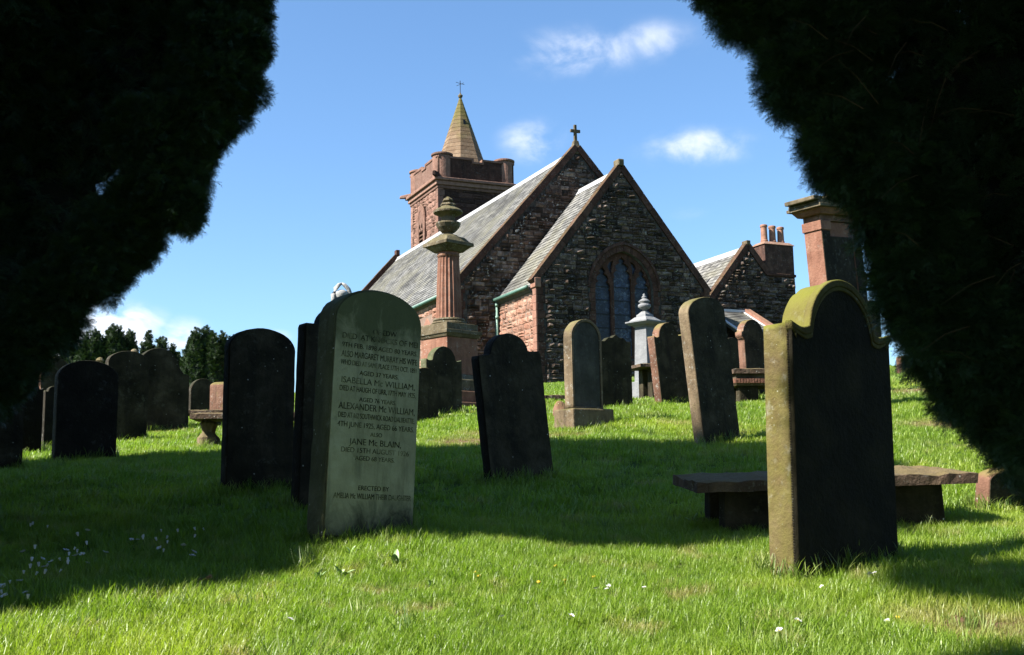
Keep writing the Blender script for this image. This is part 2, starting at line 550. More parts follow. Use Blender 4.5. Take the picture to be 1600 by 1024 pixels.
BARE = []                               # worn and dry patches in the turf: x, y, radius
for px, py, r_ in ((1500, 972, .30), (1545, 990, .22), (588, 930, .12), (672, 955, .10), (318, 925, .08), (868, 712, .45), (905, 700, .3), (1010, 690, .3), (1060, 700, .25),
                   (735, 715, .5), (1450, 655, .8), (1480, 700, .5), (1080, 650, .3), (760, 705, .4), (250, 690, .4)):
    r0 = ray(px, py)
    d_ = 1.35 / (.118 - r0.z) if r0.z < .1 else 20
    BARE.append((r0.x * min(d_, 24), min(d_, 24), r_))


def bare_mask(t, pos):
    sp = t.nodes.new('ShaderNodeSeparateXYZ'); t.links.new(pos, sp.inputs[0])
    nn = math_node(t, 'MULTIPLY', math_node(t, 'SUBTRACT', noise(t, pos, 6, 5, .7), .5), 1.6)
    m = None
    for x, y, r_ in BARE:
        dx = math_node(t, 'POWER', math_node(t, 'DIVIDE', math_node(t, 'SUBTRACT', sp.outputs[0], x), r_ * 1.3), 2.0)
        dy = math_node(t, 'POWER', math_node(t, 'DIVIDE', math_node(t, 'SUBTRACT', sp.outputs[1], y), r_ * 1.1), 2.0)
        q = math_node(t, 'ADD', math_node(t, 'ADD', dx, dy), nn)
        f = maprange(t, q, 1.2, .2)
        m = f if m is None else math_node(t, 'MAXIMUM', m, f)
    return m


def leaf_mat(name, dark, light, trans=.25, rough=.5, spec=.25, patch=None):
    m, t, b = new_mat(name)
    out = t.nodes['Material Output']
    oi = t.nodes.new('ShaderNodeObjectInfo')
    c = ramp(t, oi.outputs['Random'], [(0, dark), (1, light)])
    if patch:
        g = t.nodes.new('ShaderNodeNewGeometry')
        n1 = noise(t, g.outputs['Position'], patch[0], 4, .6)
        c = mix_col(t, maprange(t, n1, .50, .68, 0, patch[2]), c, patch[1])
        n2 = noise(t, g.outputs['Position'], patch[0] * 5, 4, .6)
        c = mix_col(t, maprange(t, n2, .56, .70, 0, patch[4]), c, patch[3])
        c = mix_col(t, math_node(t, 'MULTIPLY', bare_mask(t, g.outputs['Position']), .6), c, (.50, .42, .20))
    t.links.new(c, b.inputs['Base Color'])
    b.inputs['Roughness'].default_value = rough
    b.inputs['Specular IOR Level'].default_value = spec
    if trans:
        tr = t.nodes.new('ShaderNodeBsdfTranslucent')
        t.links.new(mix_col(t, 1.0, c, (1.1, 1.3, .5), 'MULTIPLY'), tr.inputs[0])
        mx = t.nodes.new('ShaderNodeMixShader'); mx.inputs[0].default_value = trans
        t.links.new(b.outputs[0], mx.inputs[1]); t.links.new(tr.outputs[0], mx.inputs[2])
        t.links.new(mx.outputs[0], out.inputs[0])
    return m
M['blade'] = leaf_mat('grass blade', (.175, .30, .022), (.35, .48, .075), .48, .42, .45,
                      patch=(.55, (.44, .53, .07), .8, (.50, .42, .19), .8))
M['blade_long'] = leaf_mat('long grass blade', (.12, .22, .028), (.38, .44, .13), .45, .45, .45)
M['needle'] = leaf_mat('yew needle', (.020, .048, .020), (.062, .115, .045), .15, .45, .3)
M['irish'] = leaf_mat('irish yew foliage', (.022, .045, .014), (.055, .095, .030), .12, .55, .2)
M['twig'] = plain_mat('brown yew twig', (.085, .05, .025), .9, 0, .3)
M['core'] = plain_mat('dark crown core', (.012, .013, .009), 1.0, 0, .4)  # near-black, colour stands for the shade inside the crown
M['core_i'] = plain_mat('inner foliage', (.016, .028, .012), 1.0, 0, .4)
M['petal'] = plain_mat('white daisy petals', (.72, .72, .72), .6, 0, .03)
M['yellow'] = plain_mat('yellow flower', (.65, .45, .02), .6, 0, .1)
M['stem'] = plain_mat('green stem', (.07, .14, .02), .6, 0, .1)
M['dock'] = plain_mat('broad green leaf', (.30, .46, .16), .5, 0, .25, 14, .4)
M['cone'] = plain_mat('brown dead leaf', (.26, .13, .06), .9, 0, .4, 20)


def ground_mat():
    m, t, b = new_mat('turf')
    g = t.nodes.new('ShaderNodeNewGeometry')
    p = g.outputs['Position']
    c = ramp(t, noise(t, p, 2.5, 6, .65), [(.3, (.045, .09, .012)), (.6, (.08, .14, .022)), (.8, (.14, .17, .045))])
    c = mix_col(t, maprange(t, noise(t, p, .6, 4, .6), .54, .70, 0, .8), c, (.13, .14, .035))
    c = mix_col(t, maprange(t, noise(t, p, 5, 5, .6), .60, .72, 0, .6), c, (.13, .085, .045))
    c = mix_col(t, bare_mask(t, p), c, (.17, .10, .06))
    t.links.new(c, b.inputs['Base Color'])
    b.inputs['Roughness'].default_value = .95
    b.inputs['Specular IOR Level'].default_value = .1
    bp = t.nodes.new('ShaderNodeBump'); bp.inputs['Strength'].default_value = .9; bp.inputs['Distance'].default_value = .06
    t.links.new(math_node(t, 'ADD', noise(t, p, 22, 6, .7), noise(t, p, 4, 4, .6)), bp.inputs['Height'])
    t.links.new(bp.outputs[0], b.inputs['Normal'])
    return m
M['turf'] = ground_mat()

# all base colours brought down together to real-world reflectances
for m_ in list(bpy.data.materials):
    t_ = m_.node_tree
    for n_ in list(t_.nodes):
        if n_.bl_idname in ('ShaderNodeBsdfPrincipled', 'ShaderNodeBsdfTranslucent'):
            s_ = n_.inputs[0]
            if s_.is_linked:
                src_ = s_.links[0].from_socket
                t_.links.new(mix_col(t_, 1.0, src_, (.63, .63, .63), 'MULTIPLY'), s_)

# ------------------------------------------------------------------ terrain
# points of the churchyard read off the photograph: (px, py of the turf, distance)
GP = [(1240, 918, 6.7), (1395, 898, 7.1), (800, 1034, 5.0), (100, 1024, 5.0), (1500, 1024, 5.0), (560, 866, 8.0), (810, 765, 11.5), (400, 745, 10.5),
      (130, 722, 14), (200, 693, 17), (240, 675, 19), (330, 710, 15.2), (275, 674, 19.6), (345, 668, 21),
      (905, 672, 15.8), (1120, 678, 14), (1035, 618, 20), (960, 632, 19), (1000, 621, 23), (1165, 616, 19), (685, 657, 21),
      (1420, 577, 26), (1480, 640, 17), (1500, 690, 13.5), (1560, 786, 10), (1435, 815, 8.5), (1150, 832, 8.5), (725, 645, 24),
      (845, 632, 24), (40, 712, 14)]
CP = []
def base_h(x, y):
    y = np.asarray(y, float)
    return 0.118 * (y - np.logaddexp(0, (y - 46) / 2.5) * 2.5)
for px, py, d in GP:
    p = at(px, py, d)
    CP.append((p.x, p.y, p.z - float(base_h(p.x, p.y))))
CP = np.array(CP)


def terr(x, y):
    x = np.asarray(x, float); y = np.asarray(y, float)
    sh = np.broadcast(x, y).shape
    X = np.broadcast_to(x, sh)[..., None]; Y = np.broadcast_to(y, sh)[..., None]
    sg = 1.2 + .10 * np.clip(Y, 0, 40)
    g = np.exp(-((X - CP[:, 0]) ** 2 + (Y - CP[:, 1]) ** 2) / (2 * sg ** 2))
    r = (g * CP[:, 2]).sum(-1) / (g.sum(-1) + 0.02)
    bumps = .018 * np.sin(1.9 * X[..., 0] + .7 * Y[..., 0]) * np.sin(1.3 * Y[..., 0] - .5 * X[..., 0])
    return base_h(X[..., 0], Y[..., 0]) + r + bumps


def tz(x, y): return float(terr(x, y))


def ground_at(px, d):
    """the turf point seen in column px at distance d"""
    z = .118 * d
    for _ in range(6):
        lo, hi = 0.0, 1400.0
        for _ in range(30):
            mid = (lo + hi) / 2
            if at(px, mid, d).z > z: lo = mid
            else: hi = mid
        p = at(px, (lo + hi) / 2, d)
        z = tz(p.x, p.y)
    return Vector((p.x, p.y, z))


def hit(px, py):
    r = ray(px, py)
    d = 3.5
    while d < 60:
        p = CAM + r * d
        if p.z < tz(p.x, p.y):
            return Vector((p.x, p.y, tz(p.x, p.y)))
        d += .02 + d * .002
    return p


xs = np.concatenate([np.linspace(-160, -26, 14), np.linspace(-25, -7, 37), np.arange(-6.8, 7.0, .2), np.linspace(7.2, 25, 37), np.linspace(26, 160, 14)])
ys = np.concatenate([np.linspace(-40, 0, 9), np.arange(.5, 30, .22), np.linspace(30.3, 70, 60), np.linspace(75, 400, 20)])
XX, YY = np.meshgrid(xs, ys)
ZZ = terr(XX, YY)
nx, ny = len(xs), len(ys)
vv = np.stack([XX, YY, ZZ], -1).reshape(-1, 3)
ff = [(j * nx + i, j * nx + i + 1, (j + 1) * nx + i + 1, (j + 1) * nx + i) for j in range(ny - 1) for i in range(nx - 1)]
ground = mesh_obj('ground', (vv.tolist(), ff), M['turf'], smooth=True, kind='structure')

# ------------------------------------------------------------------ scattering (grass and needles, only ever "stuff")
def scatter(name, pts, rots, scls, sources, parent=None):
    pts = np.asarray(pts, np.float32)
    n = len(pts)
    me = bpy.data.meshes.new(name)
    me.vertices.add(n)
    me.vertices.foreach_set('co', pts.ravel())
    a = me.attributes.new('rot', 'FLOAT_VECTOR', 'POINT'); a.data.foreach_set('vector', np.asarray(rots, np.float32).ravel())
    a = me.attributes.new('scl', 'FLOAT', 'POINT'); a.data.foreach_set('value', np.asarray(scls, np.float32))
    me.update()
    o = link(bpy.data.objects.new(name, me), parent)
    src = bpy.data.collections.new(name + '_source')
    for s in sources:
        src.objects.link(s)
    ng = bpy.data.node_groups.new(name + '_nodes', 'GeometryNodeTree')
    ng.interface.new_socket('Geometry', in_out='INPUT', socket_type='NodeSocketGeometry')
    ng.interface.new_socket('Geometry', in_out='OUTPUT', socket_type='NodeSocketGeometry')
    gi, go = ng.nodes.new('NodeGroupInput'), ng.nodes.new('NodeGroupOutput')
    ip = ng.nodes.new('GeometryNodeInstanceOnPoints')
    ci = ng.nodes.new('GeometryNodeCollectionInfo')
    ci.inputs['Collection'].default_value = src
    ci.inputs['Separate Children'].default_value = True
    ci.inputs['Reset Children'].default_value = True
    ar = ng.nodes.new('GeometryNodeInputNamedAttribute'); ar.data_type = 'FLOAT_VECTOR'; ar.inputs[0].default_value = 'rot'
    asc = ng.nodes.new('GeometryNodeInputNamedAttribute'); asc.data_type = 'FLOAT'; asc.inputs[0].default_value = 'scl'
    er = ng.nodes.new('FunctionNodeEulerToRotation')
    L = ng.links.new
    L(gi.outputs[0], ip.inputs['Points'])
    L(ci.outputs[0], ip.inputs['Instance'])
    ip.inputs['Pick Instance'].default_value = True
    L(ar.outputs[0], er.inputs[0]); L(er.outputs[0], ip.inputs['Rotation'])
    L(asc.outputs[0], ip.inputs['Scale'])
    L(ip.outputs[0], go.inputs[0])
    o.modifiers.new('scatter', 'NODES').node_group = ng
    return o


def source_mesh(name, vf, mat):
    me = bpy.data.meshes.new(name)
    me.from_pydata([tuple(v) for v in vf[0]], [], vf[1])
    me.materials.append(mat)
    return bpy.data.objects.new(name, me)


def tuft(seed, n, rad, h0, h1, wd):
    r = random.Random(seed)
    V, F = [], []
    for _ in range(n):
        a, q = r.uniform(0, 6.28), rad * math.sqrt(r.random())
        bx, by = q * math.cos(a), q * math.sin(a)
        h = r.uniform(h0, h1)
        la = r.uniform(0, 6.28)
        ln = h * r.uniform(.15, .75)
        wa = la + math.pi / 2 + r.uniform(-.5, .5)
        w = wd * r.uniform(.7, 1.2)
        i = len(V)
        for k, (u, ww) in enumerate(((0, 1), (.4, .9), (.75, .6))):
            cx, cy, cz = bx + ln * u ** 2 * math.cos(la), by + ln * u ** 2 * math.sin(la), h * u * (1 - .25 * u * ln / h)
            V += [(cx - w * ww / 2 * math.cos(wa), cy - w * ww / 2 * math.sin(wa), cz - (.02 if k == 0 else 0)),
                  (cx + w * ww / 2 * math.cos(wa), cy + w * ww / 2 * math.sin(wa), cz - (.02 if k == 0 else 0))]
        V.append((bx + ln * math.cos(la), by + ln * math.sin(la), h * (1 - .25 * ln / h)))
        F += [(i, i + 1, i + 3, i + 2), (i + 2, i + 3, i + 5, i + 4), (i + 4, i + 5, i + 6)]
    return V, F


CH_TH = R(24.05)
CHO = at(838, 448, 42)          # chancel corner at the eaves
A2 = Vector((-math.sin(CH_TH), math.cos(CH_TH))); B2 = Vector((math.cos(CH_TH), math.sin(CH_TH)))


def grass_points(y0, y1, dens, seed, smin, smax, hf=None):
    rg = np.random.default_rng(seed)
    n = int((y1 ** 2 - y0 ** 2) / 2 * 1.04 * dens)
    y = np.sqrt(rg.uniform(y0 ** 2, y1 ** 2, n))
    x = y * rg.uniform(-.52, .52, n)
    z = terr(x, y)
    # leave the church footprint clear
    s = (x - CHO.x) * B2.x + (y - CHO.y) * B2.y
    a = (x - CHO.x) * A2.x + (y - CHO.y) * A2.y
    ok = ~((s > -2.2) & (a > -.1))
    x, y, z = x[ok], y[ok], z[ok]
    n = len(x)
    patch = np.sin(x * 1.7 + 1.3 * np.sin(y * .9)) * np.sin(y * 1.4 + np.sin(x * 1.1)) + .6 * np.sin(x * 5.3 + y * 3.1) * np.sin(y * 4.7 - x * 2.2)
    sc_ = rg.uniform(smin, smax, n) * (1 + .28 * patch)
    for bx, by, br in BARE:
        q = ((x - bx) / (br * 1.3)) ** 2 + ((y - by) / (br * 1.1)) ** 2
        sc_ = sc_ * (1 - .55 * np.exp(-q * 1.5))
    rot = np.stack([rg.uniform(-.18, .18, n), rg.uniform(-.18, .18, n), rg.uniform(0, 6.28, n)], -1)
    return np.stack([x, y, z], -1), rot, np.clip(sc_, .35, 3)


tf = [source_mesh('grass_tuft', tuft(k, 22, .05, .03, .11, .0042), M['blade']) for k in range(4)]
p1 = grass_points(3.6, 9.0, 620, 1, .65, 1.1)
tag(scatter('grass_near', *p1, tf), kind='stuff')['label'] = 'bright green blades of lawn grass growing in the foreground'
tf2 = [source_mesh('grass_tuft_mid', tuft(10 + k, 26, .09, .03, .095, .007), M['blade']) for k in range(3)]
p2 = grass_points(8.8, 19, 150, 2, .7, 1.15)
tag(scatter('grass_middle', *p2, tf2), kind='stuff')['label'] = 'rough grass between the headstones'
tf3 = [source_mesh('grass_tuft_far', tuft(20 + k, 26, .16, .03, .10, .014), M['blade']) for k in range(3)]
p3 = grass_points(18.6, 50, 32, 3, .7, 1.1)
tag(scatter('grass_far', *p3, tf3), kind='stuff')['label'] = 'grass on the upper slope of the churchyard'

# ------------------------------------------------------------------ rubble walls
def rock_block(r, w, d, h, bulge=.03, jit=.02):
    """rock-faced block: outer face at y=0 bulging to -y, centred in x, z"""
    V, F = [], []
    for j in range(4):
        for i in range(4):
            u, v = i / 3 - .5, j / 3 - .5
            edge = i in (0, 3) or j in (0, 3)
            V.append((u * w + (r.uniform(-1, 1) * .02 * w if edge else r.uniform(-.08, .08) * w),
                      (r.uniform(-.004, .006) if edge else -bulge * r.uniform(.3, 1.3)) - r.uniform(0, jit) * (0 if edge else 1),
                      v * h + (r.uniform(-1, 1) * .03 * h if edge else r.uniform(-.08, .08) * h)))
    for j in range(3):
        for i in range(3):
            a = j * 4 + i
            F.append((a, a + 1, a + 5, a + 4))
    b = len(V)
    V += [(-w / 2, d, -h / 2), (w / 2, d, -h / 2), (w / 2, d, h / 2), (-w / 2, d, h / 2)]
    F += [(0, b, b + 1, 3, 2, 1), (3, b + 1, b + 2, 15, 11, 7), (15, b + 2, b + 3, 12, 13, 14), (12, b + 3, b, 0, 4, 8)]
    return V, F


def courses(r, s0, s1, z0, z1, hr, wr):
    out = []
    z = z0
    while z < z1:
        h = r.uniform(*hr)
        s = s0 - r.uniform(0, wr[0])
        while s < s1:
            w = r.uniform(*wr)
            if h > hr[0] * 1.25 and r.random() < .22:      # two thin stones in one course
                out.append((s + w / 2, z + h * .25, w, h * .5)); out.append((s + w / 2, z + h * .75, w, h * .5))
            else:
                out.append((s + w / 2, z + h / 2, w, h))
            s += w
        z += h
    return out


def wall_stuff(name, stones, mat, parent, tf_, seed=1, gap=.018, bulge=.03):
    """stones given in wall coordinates; tf_(s, y, z) -> local point"""
    r = random.Random(seed)
    mb = MB()
    for (s, z, w, h) in stones:
        V, F = rock_block(r, w - gap, .06, h - gap, bulge * r.uniform(.4, 1.4))
        dy = r.uniform(-.022, .008)
        mb.add([tf_(x + s, y + dy, q + z) for x, y, q in V], F)
    o = mesh_obj(name, (mb.v, mb.f), mat, parent, kind='stuff')
    bm = bmesh.new(); bm.from_mesh(o.data)
    bmesh.ops.recalc_face_normals(bm, faces=bm.faces)
    bm.to_mesh(o.data); bm.free()
    return o


def wall_stones(stones, mat, parent, y, seed=1, depth=1.0):
    """each stone its own object, sharing a few rock-faced meshes"""
    r = random.Random(seed)
    ms = []
    for k in range(8):
        V, F = rock_block(r, 1, .10, 1, .045 * depth, .03 * depth)
        me = bpy.data.meshes.new('stone_mesh'); me.from_pydata(V, [], F); me.materials.append(mat)
        bm = bmesh.new(); bm.from_mesh(me); bmesh.ops.recalc_face_normals(bm, faces=bm.faces); bm.to_mesh(me); bm.free()
        ms.append(me)
    for (s, z, w, h) in stones:
        o = bpy.data.objects.new('stone', r.choice(ms))
        o.location = (s, y + r.uniform(-.02, .012), z)
        o.scale = (w - .02, r.uniform(.6, 1.4), h - .018)
        link(o, parent)


def slates(name, parent, p0, along, up, L, W, rowh=.21, sw=.27, seed=1, mat=None):
    """slates laid on the plane through p0 spanned by along (length L) and up the slope (length W)"""
    r = random.Random(seed)
    p0, along, up = Vector(p0), Vector(along).normalized(), Vector(up).normalized()
    nrm = along.cross(up).normalized()
    if nrm.z < 0: nrm = -nrm
    mb = MB()
    rows = int(W / rowh)
    rowh = W / rows
    for j in range(rows):
        x = -(sw / 2 if j % 2 else 0)
        while x < L - .01:
            w = sw * r.uniform(.85, 1.15)
            x0, x1 = max(0, x + .004), min(L, x + w - .004)
            x += w
            if x1 - x0 < .03: continue
            u0 = j * rowh + r.uniform(-.012, .012); u1 = u0 + rowh * 1.5
            u1 = min(u1, W)
            lift = .030 + r.uniform(0, .012)
            q = []
            for (xx, uu, hh) in ((x0, u0, .002), (x1, u0, .002), (x1, u1, -.004), (x0, u1, -.004), (x0, u0, lift), (x1, u0, lift), (x1, u1, .006), (x0, u1, .006)):
                q.append(p0 + along * xx + up * uu + nrm * hh)
            mb.add(q, [(4, 5, 6, 7), (0, 1, 5, 4), (1, 2, 6, 5), (3, 0, 4, 7)])
    o = mesh_obj(name, (mb.v, mb.f), mat or M['slate'], parent, kind='stuff')
    return o


def pointed(s0, s1, z0, zs, za, n=10):
    """outline of a pointed-arch opening, counter-clockwise from bottom left"""
    c = (s0 + s1) / 2; hw = (s1 - s0) / 2; H = za - zs
    Rr = (hw * hw + H * H) / (2 * hw)
    pts = [(s0, z0), (s1, z0), (s1, zs)]
    cx = s1 - Rr
    t1 = math.asin(min(1, H / Rr)) if Rr >= H else math.pi - math.asin(H / Rr)
    if hw < H and Rr < hw * 1.0001: t1 = math.pi / 2
    t1 = math.acos((c - cx) / Rr)
    for k in range(1, n + 1):
        t = t1 * k / n
        pts.append((cx + Rr * math.cos(t), zs + Rr * math.sin(t)))
    cx2 = s0 + Rr
    for k in range(1, n + 1):
        t = t1 * (1 - k / n)
        pts.append((cx2 - Rr * math.cos(t), zs + Rr * math.sin(t)))
    return pts


def cusped(s0, s1, z0, zs, za, lobes=3):
    """window light with a pointed, scalloped head"""
    base = pointed(s0, s1, z0, zs, za, 24)
    right = base[2:27]
    c = (s0 + s1) / 2
    out = []
    n = len(right) - 1
    for k in range(n + 1):
        u = k / n * lobes
        x, z = right[k]
        b = abs(math.sin(math.pi * u)) ** .7
        dep = (s1 - s0) * .17 * (1 - b)
        if k == 0: dep = 0
        out.append((max(c + .01, x - dep) if k < n else c, z))
    left = [(2 * c - x, z) for x, z in out[::-1][1:]]
    return [(s0, z0), (s1, z0)] + out + left


# ------------------------------------------------------------------ church (local axes: x along the gable, y back along the nave, z from eaves level)
GZ = -4.2
church = thing('church', 'dark sandstone church with long grey slate roof and gabled chancel with traceried window', 'church',
               CHO, (0, 0, CH_TH))
CW, CA, CAZ = 7.62, 3.80, 5.0          # chancel width, half, apex height (wall top under coping)
CE = .25
def gable_z(s, c, hw, e, az): return e + (az - e) * (1 - abs(s - c) / hw)

win_outer = pointed(2.28, 5.34, -2.75, .12, 1.90, 14)
win_open = pointed(2.52, 5.10, -2.62, .08, 1.62, 14)
chgw = plate('gable_wall', [[(0, GZ), (CW, GZ), (CW, CE), (CA, CAZ), (0, CE)], win_open], .5, M['mortar_dark'], church, y0=0)
tag(chgw, 'blackened rubble gable wall of the chancel')
rs = random.Random(7)


def in_window(s, z, m=.0):
    if s < 2.28 - m or s > 5.34 + m or z < -2.75 - m: return False
    if z < .12: return True
    # pointed head
    hw = 1.53; H = 1.78; Rr = (hw * hw + H * H) / (2 * hw)
    c = 3.81
    if s >= c: return (s - (c + hw - Rr)) ** 2 + (z - .12) ** 2 < (Rr + m) ** 2
    return (s - (c - hw + Rr)) ** 2 + (z - .12) ** 2 < (Rr + m) ** 2


QUO = .34
gs = []
for (s, z, w, h) in courses(rs, 0, CW, -3.9, CAZ, (.14, .25), (.20, .58)):
    lo, hi = s - w / 2, s + w / 2
    zt = z + h / 2
    if z < .1:
        lo, hi = max(lo, QUO), min(hi, CW - QUO)
    # trim at the copings and window
    mxs = (CAZ - zt) / (CAZ - CE) * CA if zt > CE else 9
    lo, hi = max(lo, CA - mxs + .10), min(hi, CA + mxs - .10)
    if hi - lo < .10: continue
    cuts = [(lo, hi)]
    # split by window
    xs_ = np.linspace(lo, hi, 12)
    inside = [in_window(x, z, .06) for x in xs_]
    if any(inside):
        if all(inside): continue
        k0 = [i for i, b_ in enumerate(inside) if not b_]
        if not inside[0]:
            hi = xs_[max(i for i in k0 if all(not inside[j] for j in range(i + 1)))]
        else:
            lo = xs_[min(i for i in k0 if all(not inside[j] for j in range(i, 12)))]
        if hi - lo < .08: continue
    gs.append(((lo + hi) / 2, z, hi - lo, h))
gs.sort(key=lambda g: -g[2] * g[3])
variants = []
for k in range(14):
    V, F = rock_block(rs, 1, .10, 1, .045, .03)
    me = bpy.data.meshes.new('stone_mesh')
    me.from_pydata(V, [], F)
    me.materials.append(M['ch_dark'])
    bm = bmesh.new(); bm.from_mesh(me); bmesh.ops.recalc_face_normals(bm, faces=bm.faces); bm.to_mesh(me); bm.free()
    variants.append(me)
for (s, z, w, h) in gs[:300]:
    o = bpy.data.objects.new('stone', rs.choice(variants))
    o.location = (s, -.035 + rs.uniform(-.02, .012), z)
    o.scale = (w - .02, rs.uniform(.6, 1.5), h - .018)
    link(o, chgw)
wall_stuff('small_stones', gs[300:], M['ch_dark'], chgw, lambda x, y, z: (x, y - .03, z), 3)

# quoins at both corners
qm = {}
z = -3.9
k = 0
while z < .18:
    for s0, s1 in ((-.012, QUO if k % 2 else QUO * .8), (CW - (QUO if k % 2 else QUO * .8), CW + .012)):
        MB().box(s0, s1, -.042, .32, z + .004, min(z + .30, .2) - .004).build('quoin', M['ch_trim'], church, bevel=.012)
    z += .30; k += 1

# window surround stones, tracery, glass
win = plate('window_frame', [pointed(2.53, 5.09, -2.60, .08, 1.61, 14),
                             cusped(2.59, 3.27, -2.5, .05, 1.0), cusped(3.42, 4.20, -2.5, .55, 1.44), cusped(4.35, 5.03, -2.5, .05, 1.0),
                             [(3.16, 1.0), (3.33, .62), (3.36, .95), (3.42, 1.26), (3.24, 1.16)],
                             [(4.46, 1.0), (4.38, 1.16), (4.20, 1.26), (4.26, .95), (4.29, .62)]],
            .16, M['ch_trim'], church, y0=.14, bevel=.01)
tag(win, 'three light tracery window with scalloped heads')
for s0, s1, zt in ((2.57, 3.29, 1.04), (3.40, 4.22, 1.46), (4.33, 5.05, 1.04)):
    plate('glass', [[(s0, -2.52), (s1, -2.52), (s1, zt), (s0, zt)]], .012, M['glass'], win, y0=.25)
plate('glass', [[(3.12, .58), (3.44, .58), (3.44, 1.29), (3.12, 1.29)]], .012, M['glass'], win, y0=.252)
plate('glass', [[(4.18, .58), (4.48, .58), (4.48, 1.29), (4.18, 1.29)]], .012, M['glass'], win, y0=.252)
for zb in (-1.95, -1.42, -.88, -.33, .2):
    MB().box(2.62, 3.22, .20, .215, zb, zb + .022).box(3.47, 4.15, .20, .215, zb, zb + .022).box(4.40, 5.0, .20, .215, zb, zb + .022).build('saddle_bar', M['metal'], win)
jam = []
zz = -2.62
while zz < .05:
    for s0, s1 in ((2.29, 2.515), (5.105, 5.33)):
        wdt = .07 if int(zz * 3) % 2 else 0
        a, b_ = (s0 - wdt, s1) if s0 < 3 else (s0, s1 + wdt)
        MB().box(a, b_, -.03, .14, zz + .003, min(zz + .36, .10) - .003).build('jamb_stone', M['ch_trim'], church, bevel=.02)
    zz += .36
def arc_pts(hw, H, c, z0, n):
    Rr = (hw * hw + H * H) / (2 * hw)
    t1 = math.acos((Rr - hw) / Rr)
    return [(c + hw - Rr + Rr * math.cos(t1 * i / n), z0 + Rr * math.sin(t1 * i / n)) for i in range(n + 1)]
NV = 7
ai = arc_pts(1.295, 1.52, 3.81, .10, NV * 3); ao = arc_pts(1.52, 1.78, 3.81, .10, NV * 3); ah = arc_pts(1.62, 1.90, 3.81, .10, NV * 3)
for sgn in (1, -1):
    def fx(p, y): return (3.81 + sgn * (p[0] - 3.81), y, p[1])
    for k in range(NV):
        mb = MB()
        for q in range(k * 3, k * 3 + 3):
            e0, e1 = (.06 if q == k * 3 else 0), (.06 if q == k * 3 + 2 else 0)
            l = lambda P, Q, t: (P[0] + (Q[0] - P[0]) * t, P[1] + (Q[1] - P[1]) * t)
            i0, i1, o0, o1 = l(ai[q], ai[q + 1], e0), l(ai[q], ai[q + 1], 1 - e1), l(ao[q], ao[q + 1], e0), l(ao[q], ao[q + 1], 1 - e1)
            mb.hexa([fx(i0, -.03), fx(o0, -.03), fx(o0, .14), fx(i0, .14), fx(i1, -.03), fx(o1, -.03), fx(o1, .14), fx(i1, .14)])
        mb.build('voussoir', M['ch_trim'], church)
    mb = MB()
    for q in range(NV * 3):
        mb.hexa([fx(ao[q], -.09), fx(ah[q], -.07), fx(ah[q], .05), fx(ao[q], .05), fx(ao[q + 1], -.09), fx(ah[q + 1], -.07), fx(ah[q + 1], .05), fx(ao[q + 1], .05)])
    mb.build('hood_mould', M['ch_trim'], church)
MB().hexa([(2.2, -.10, -2.86), (5.42, -.10, -2.86), (5.42, .2, -2.86), (2.2, .2, -2.86), (2.2, -.08, -2.72), (5.42, -.08, -2.72), (5.42, .2, -2.62), (2.2, .2, -2.62)]).build('window_sill', M['ch_trim'], church)

# side wall (sunlit) of the chancel
NVY = 3.62                              # nave gable stands here
def side_tf(x, y, z): return (y, x, z)
MB().box(.0, .45, .51, NVY + .1, GZ, .06).build('side_wall', M['mortar_lit'], church)
r2 = random.Random(11)
sw_ = []
for (s, z, w, h) in courses(r2, .30, NVY - .01, -3.9, -.02, (.17, .27), (.28, .62)):
    lo, hi = max(s - w / 2, .33), min(s + w / 2, NVY - .01)
    if hi - lo > .08: sw_.append(((lo + hi) / 2, z, hi - lo, h))
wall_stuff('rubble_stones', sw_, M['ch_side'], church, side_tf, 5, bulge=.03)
z = -3.9; k = 0
while z < .02:
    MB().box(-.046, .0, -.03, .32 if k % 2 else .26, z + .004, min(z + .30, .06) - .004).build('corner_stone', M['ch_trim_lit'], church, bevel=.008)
    z += .30; k += 1
MB().box(CW - .45, CW, .51, NVY + .1, GZ, .2).build('side_wall', M['mortar_dark'], church)


def roof_pair(parent, c, hw, e, az, y0, y1, cop0=True, over=.22, seed=1, cope_mat='ch_trim_lit', back=True):
    """two slopes of slates over a bed, between the copings"""
    sl_ = math.atan2(az - e, hw)
    up = Vector((math.cos(sl_), 0, math.sin(sl_)))
    W = hw / math.cos(sl_) + over
    for sg in (-1, 1):
        upv = Vector((-sg * up.x, 0, up.z))
        foot = Vector((c + sg * (hw + over * math.cos(sl_)), y0, e - over * math.sin(sl_)))
        mb = MB()
        nn = Vector((sg * up.z, 0, up.x))
        P = [foot, foot + upv * W]
        mb.hexa([P[0] - nn * .16, P[0] - nn * .16 + Vector((0, y1 - y0, 0)), P[0] + Vector((0, y1 - y0, 0)), P[0],
                 P[1] - nn * .16, P[1] - nn * .16 + Vector((0, y1 - y0, 0)), P[1] + Vector((0, y1 - y0, 0)), P[1]])
        rf = mb.build('roof', M['slate_base'], parent)
        slates('slates', rf, foot + nn * .004, (0, 1, 0), upv, y1 - y0, W, seed=seed + sg)
    mb = MB()
    top = az + over * 0 + .02
    mb.tube([(c, y0, top), (c, y1, top)], .085, 8)
    mb.hexa([(c - .22, y0, top - .21), (c + .22, y0, top - .21), (c + .22, y1, top - .21), (c - .22, y1, top - .21),
             (c - .04, y0, top + .04), (c + .04, y0, top + .04), (c + .04, y1, top + .04), (c - .04, y1, top + .04)])
    mb.build('roof_ridge', M['lead_dark'], parent)


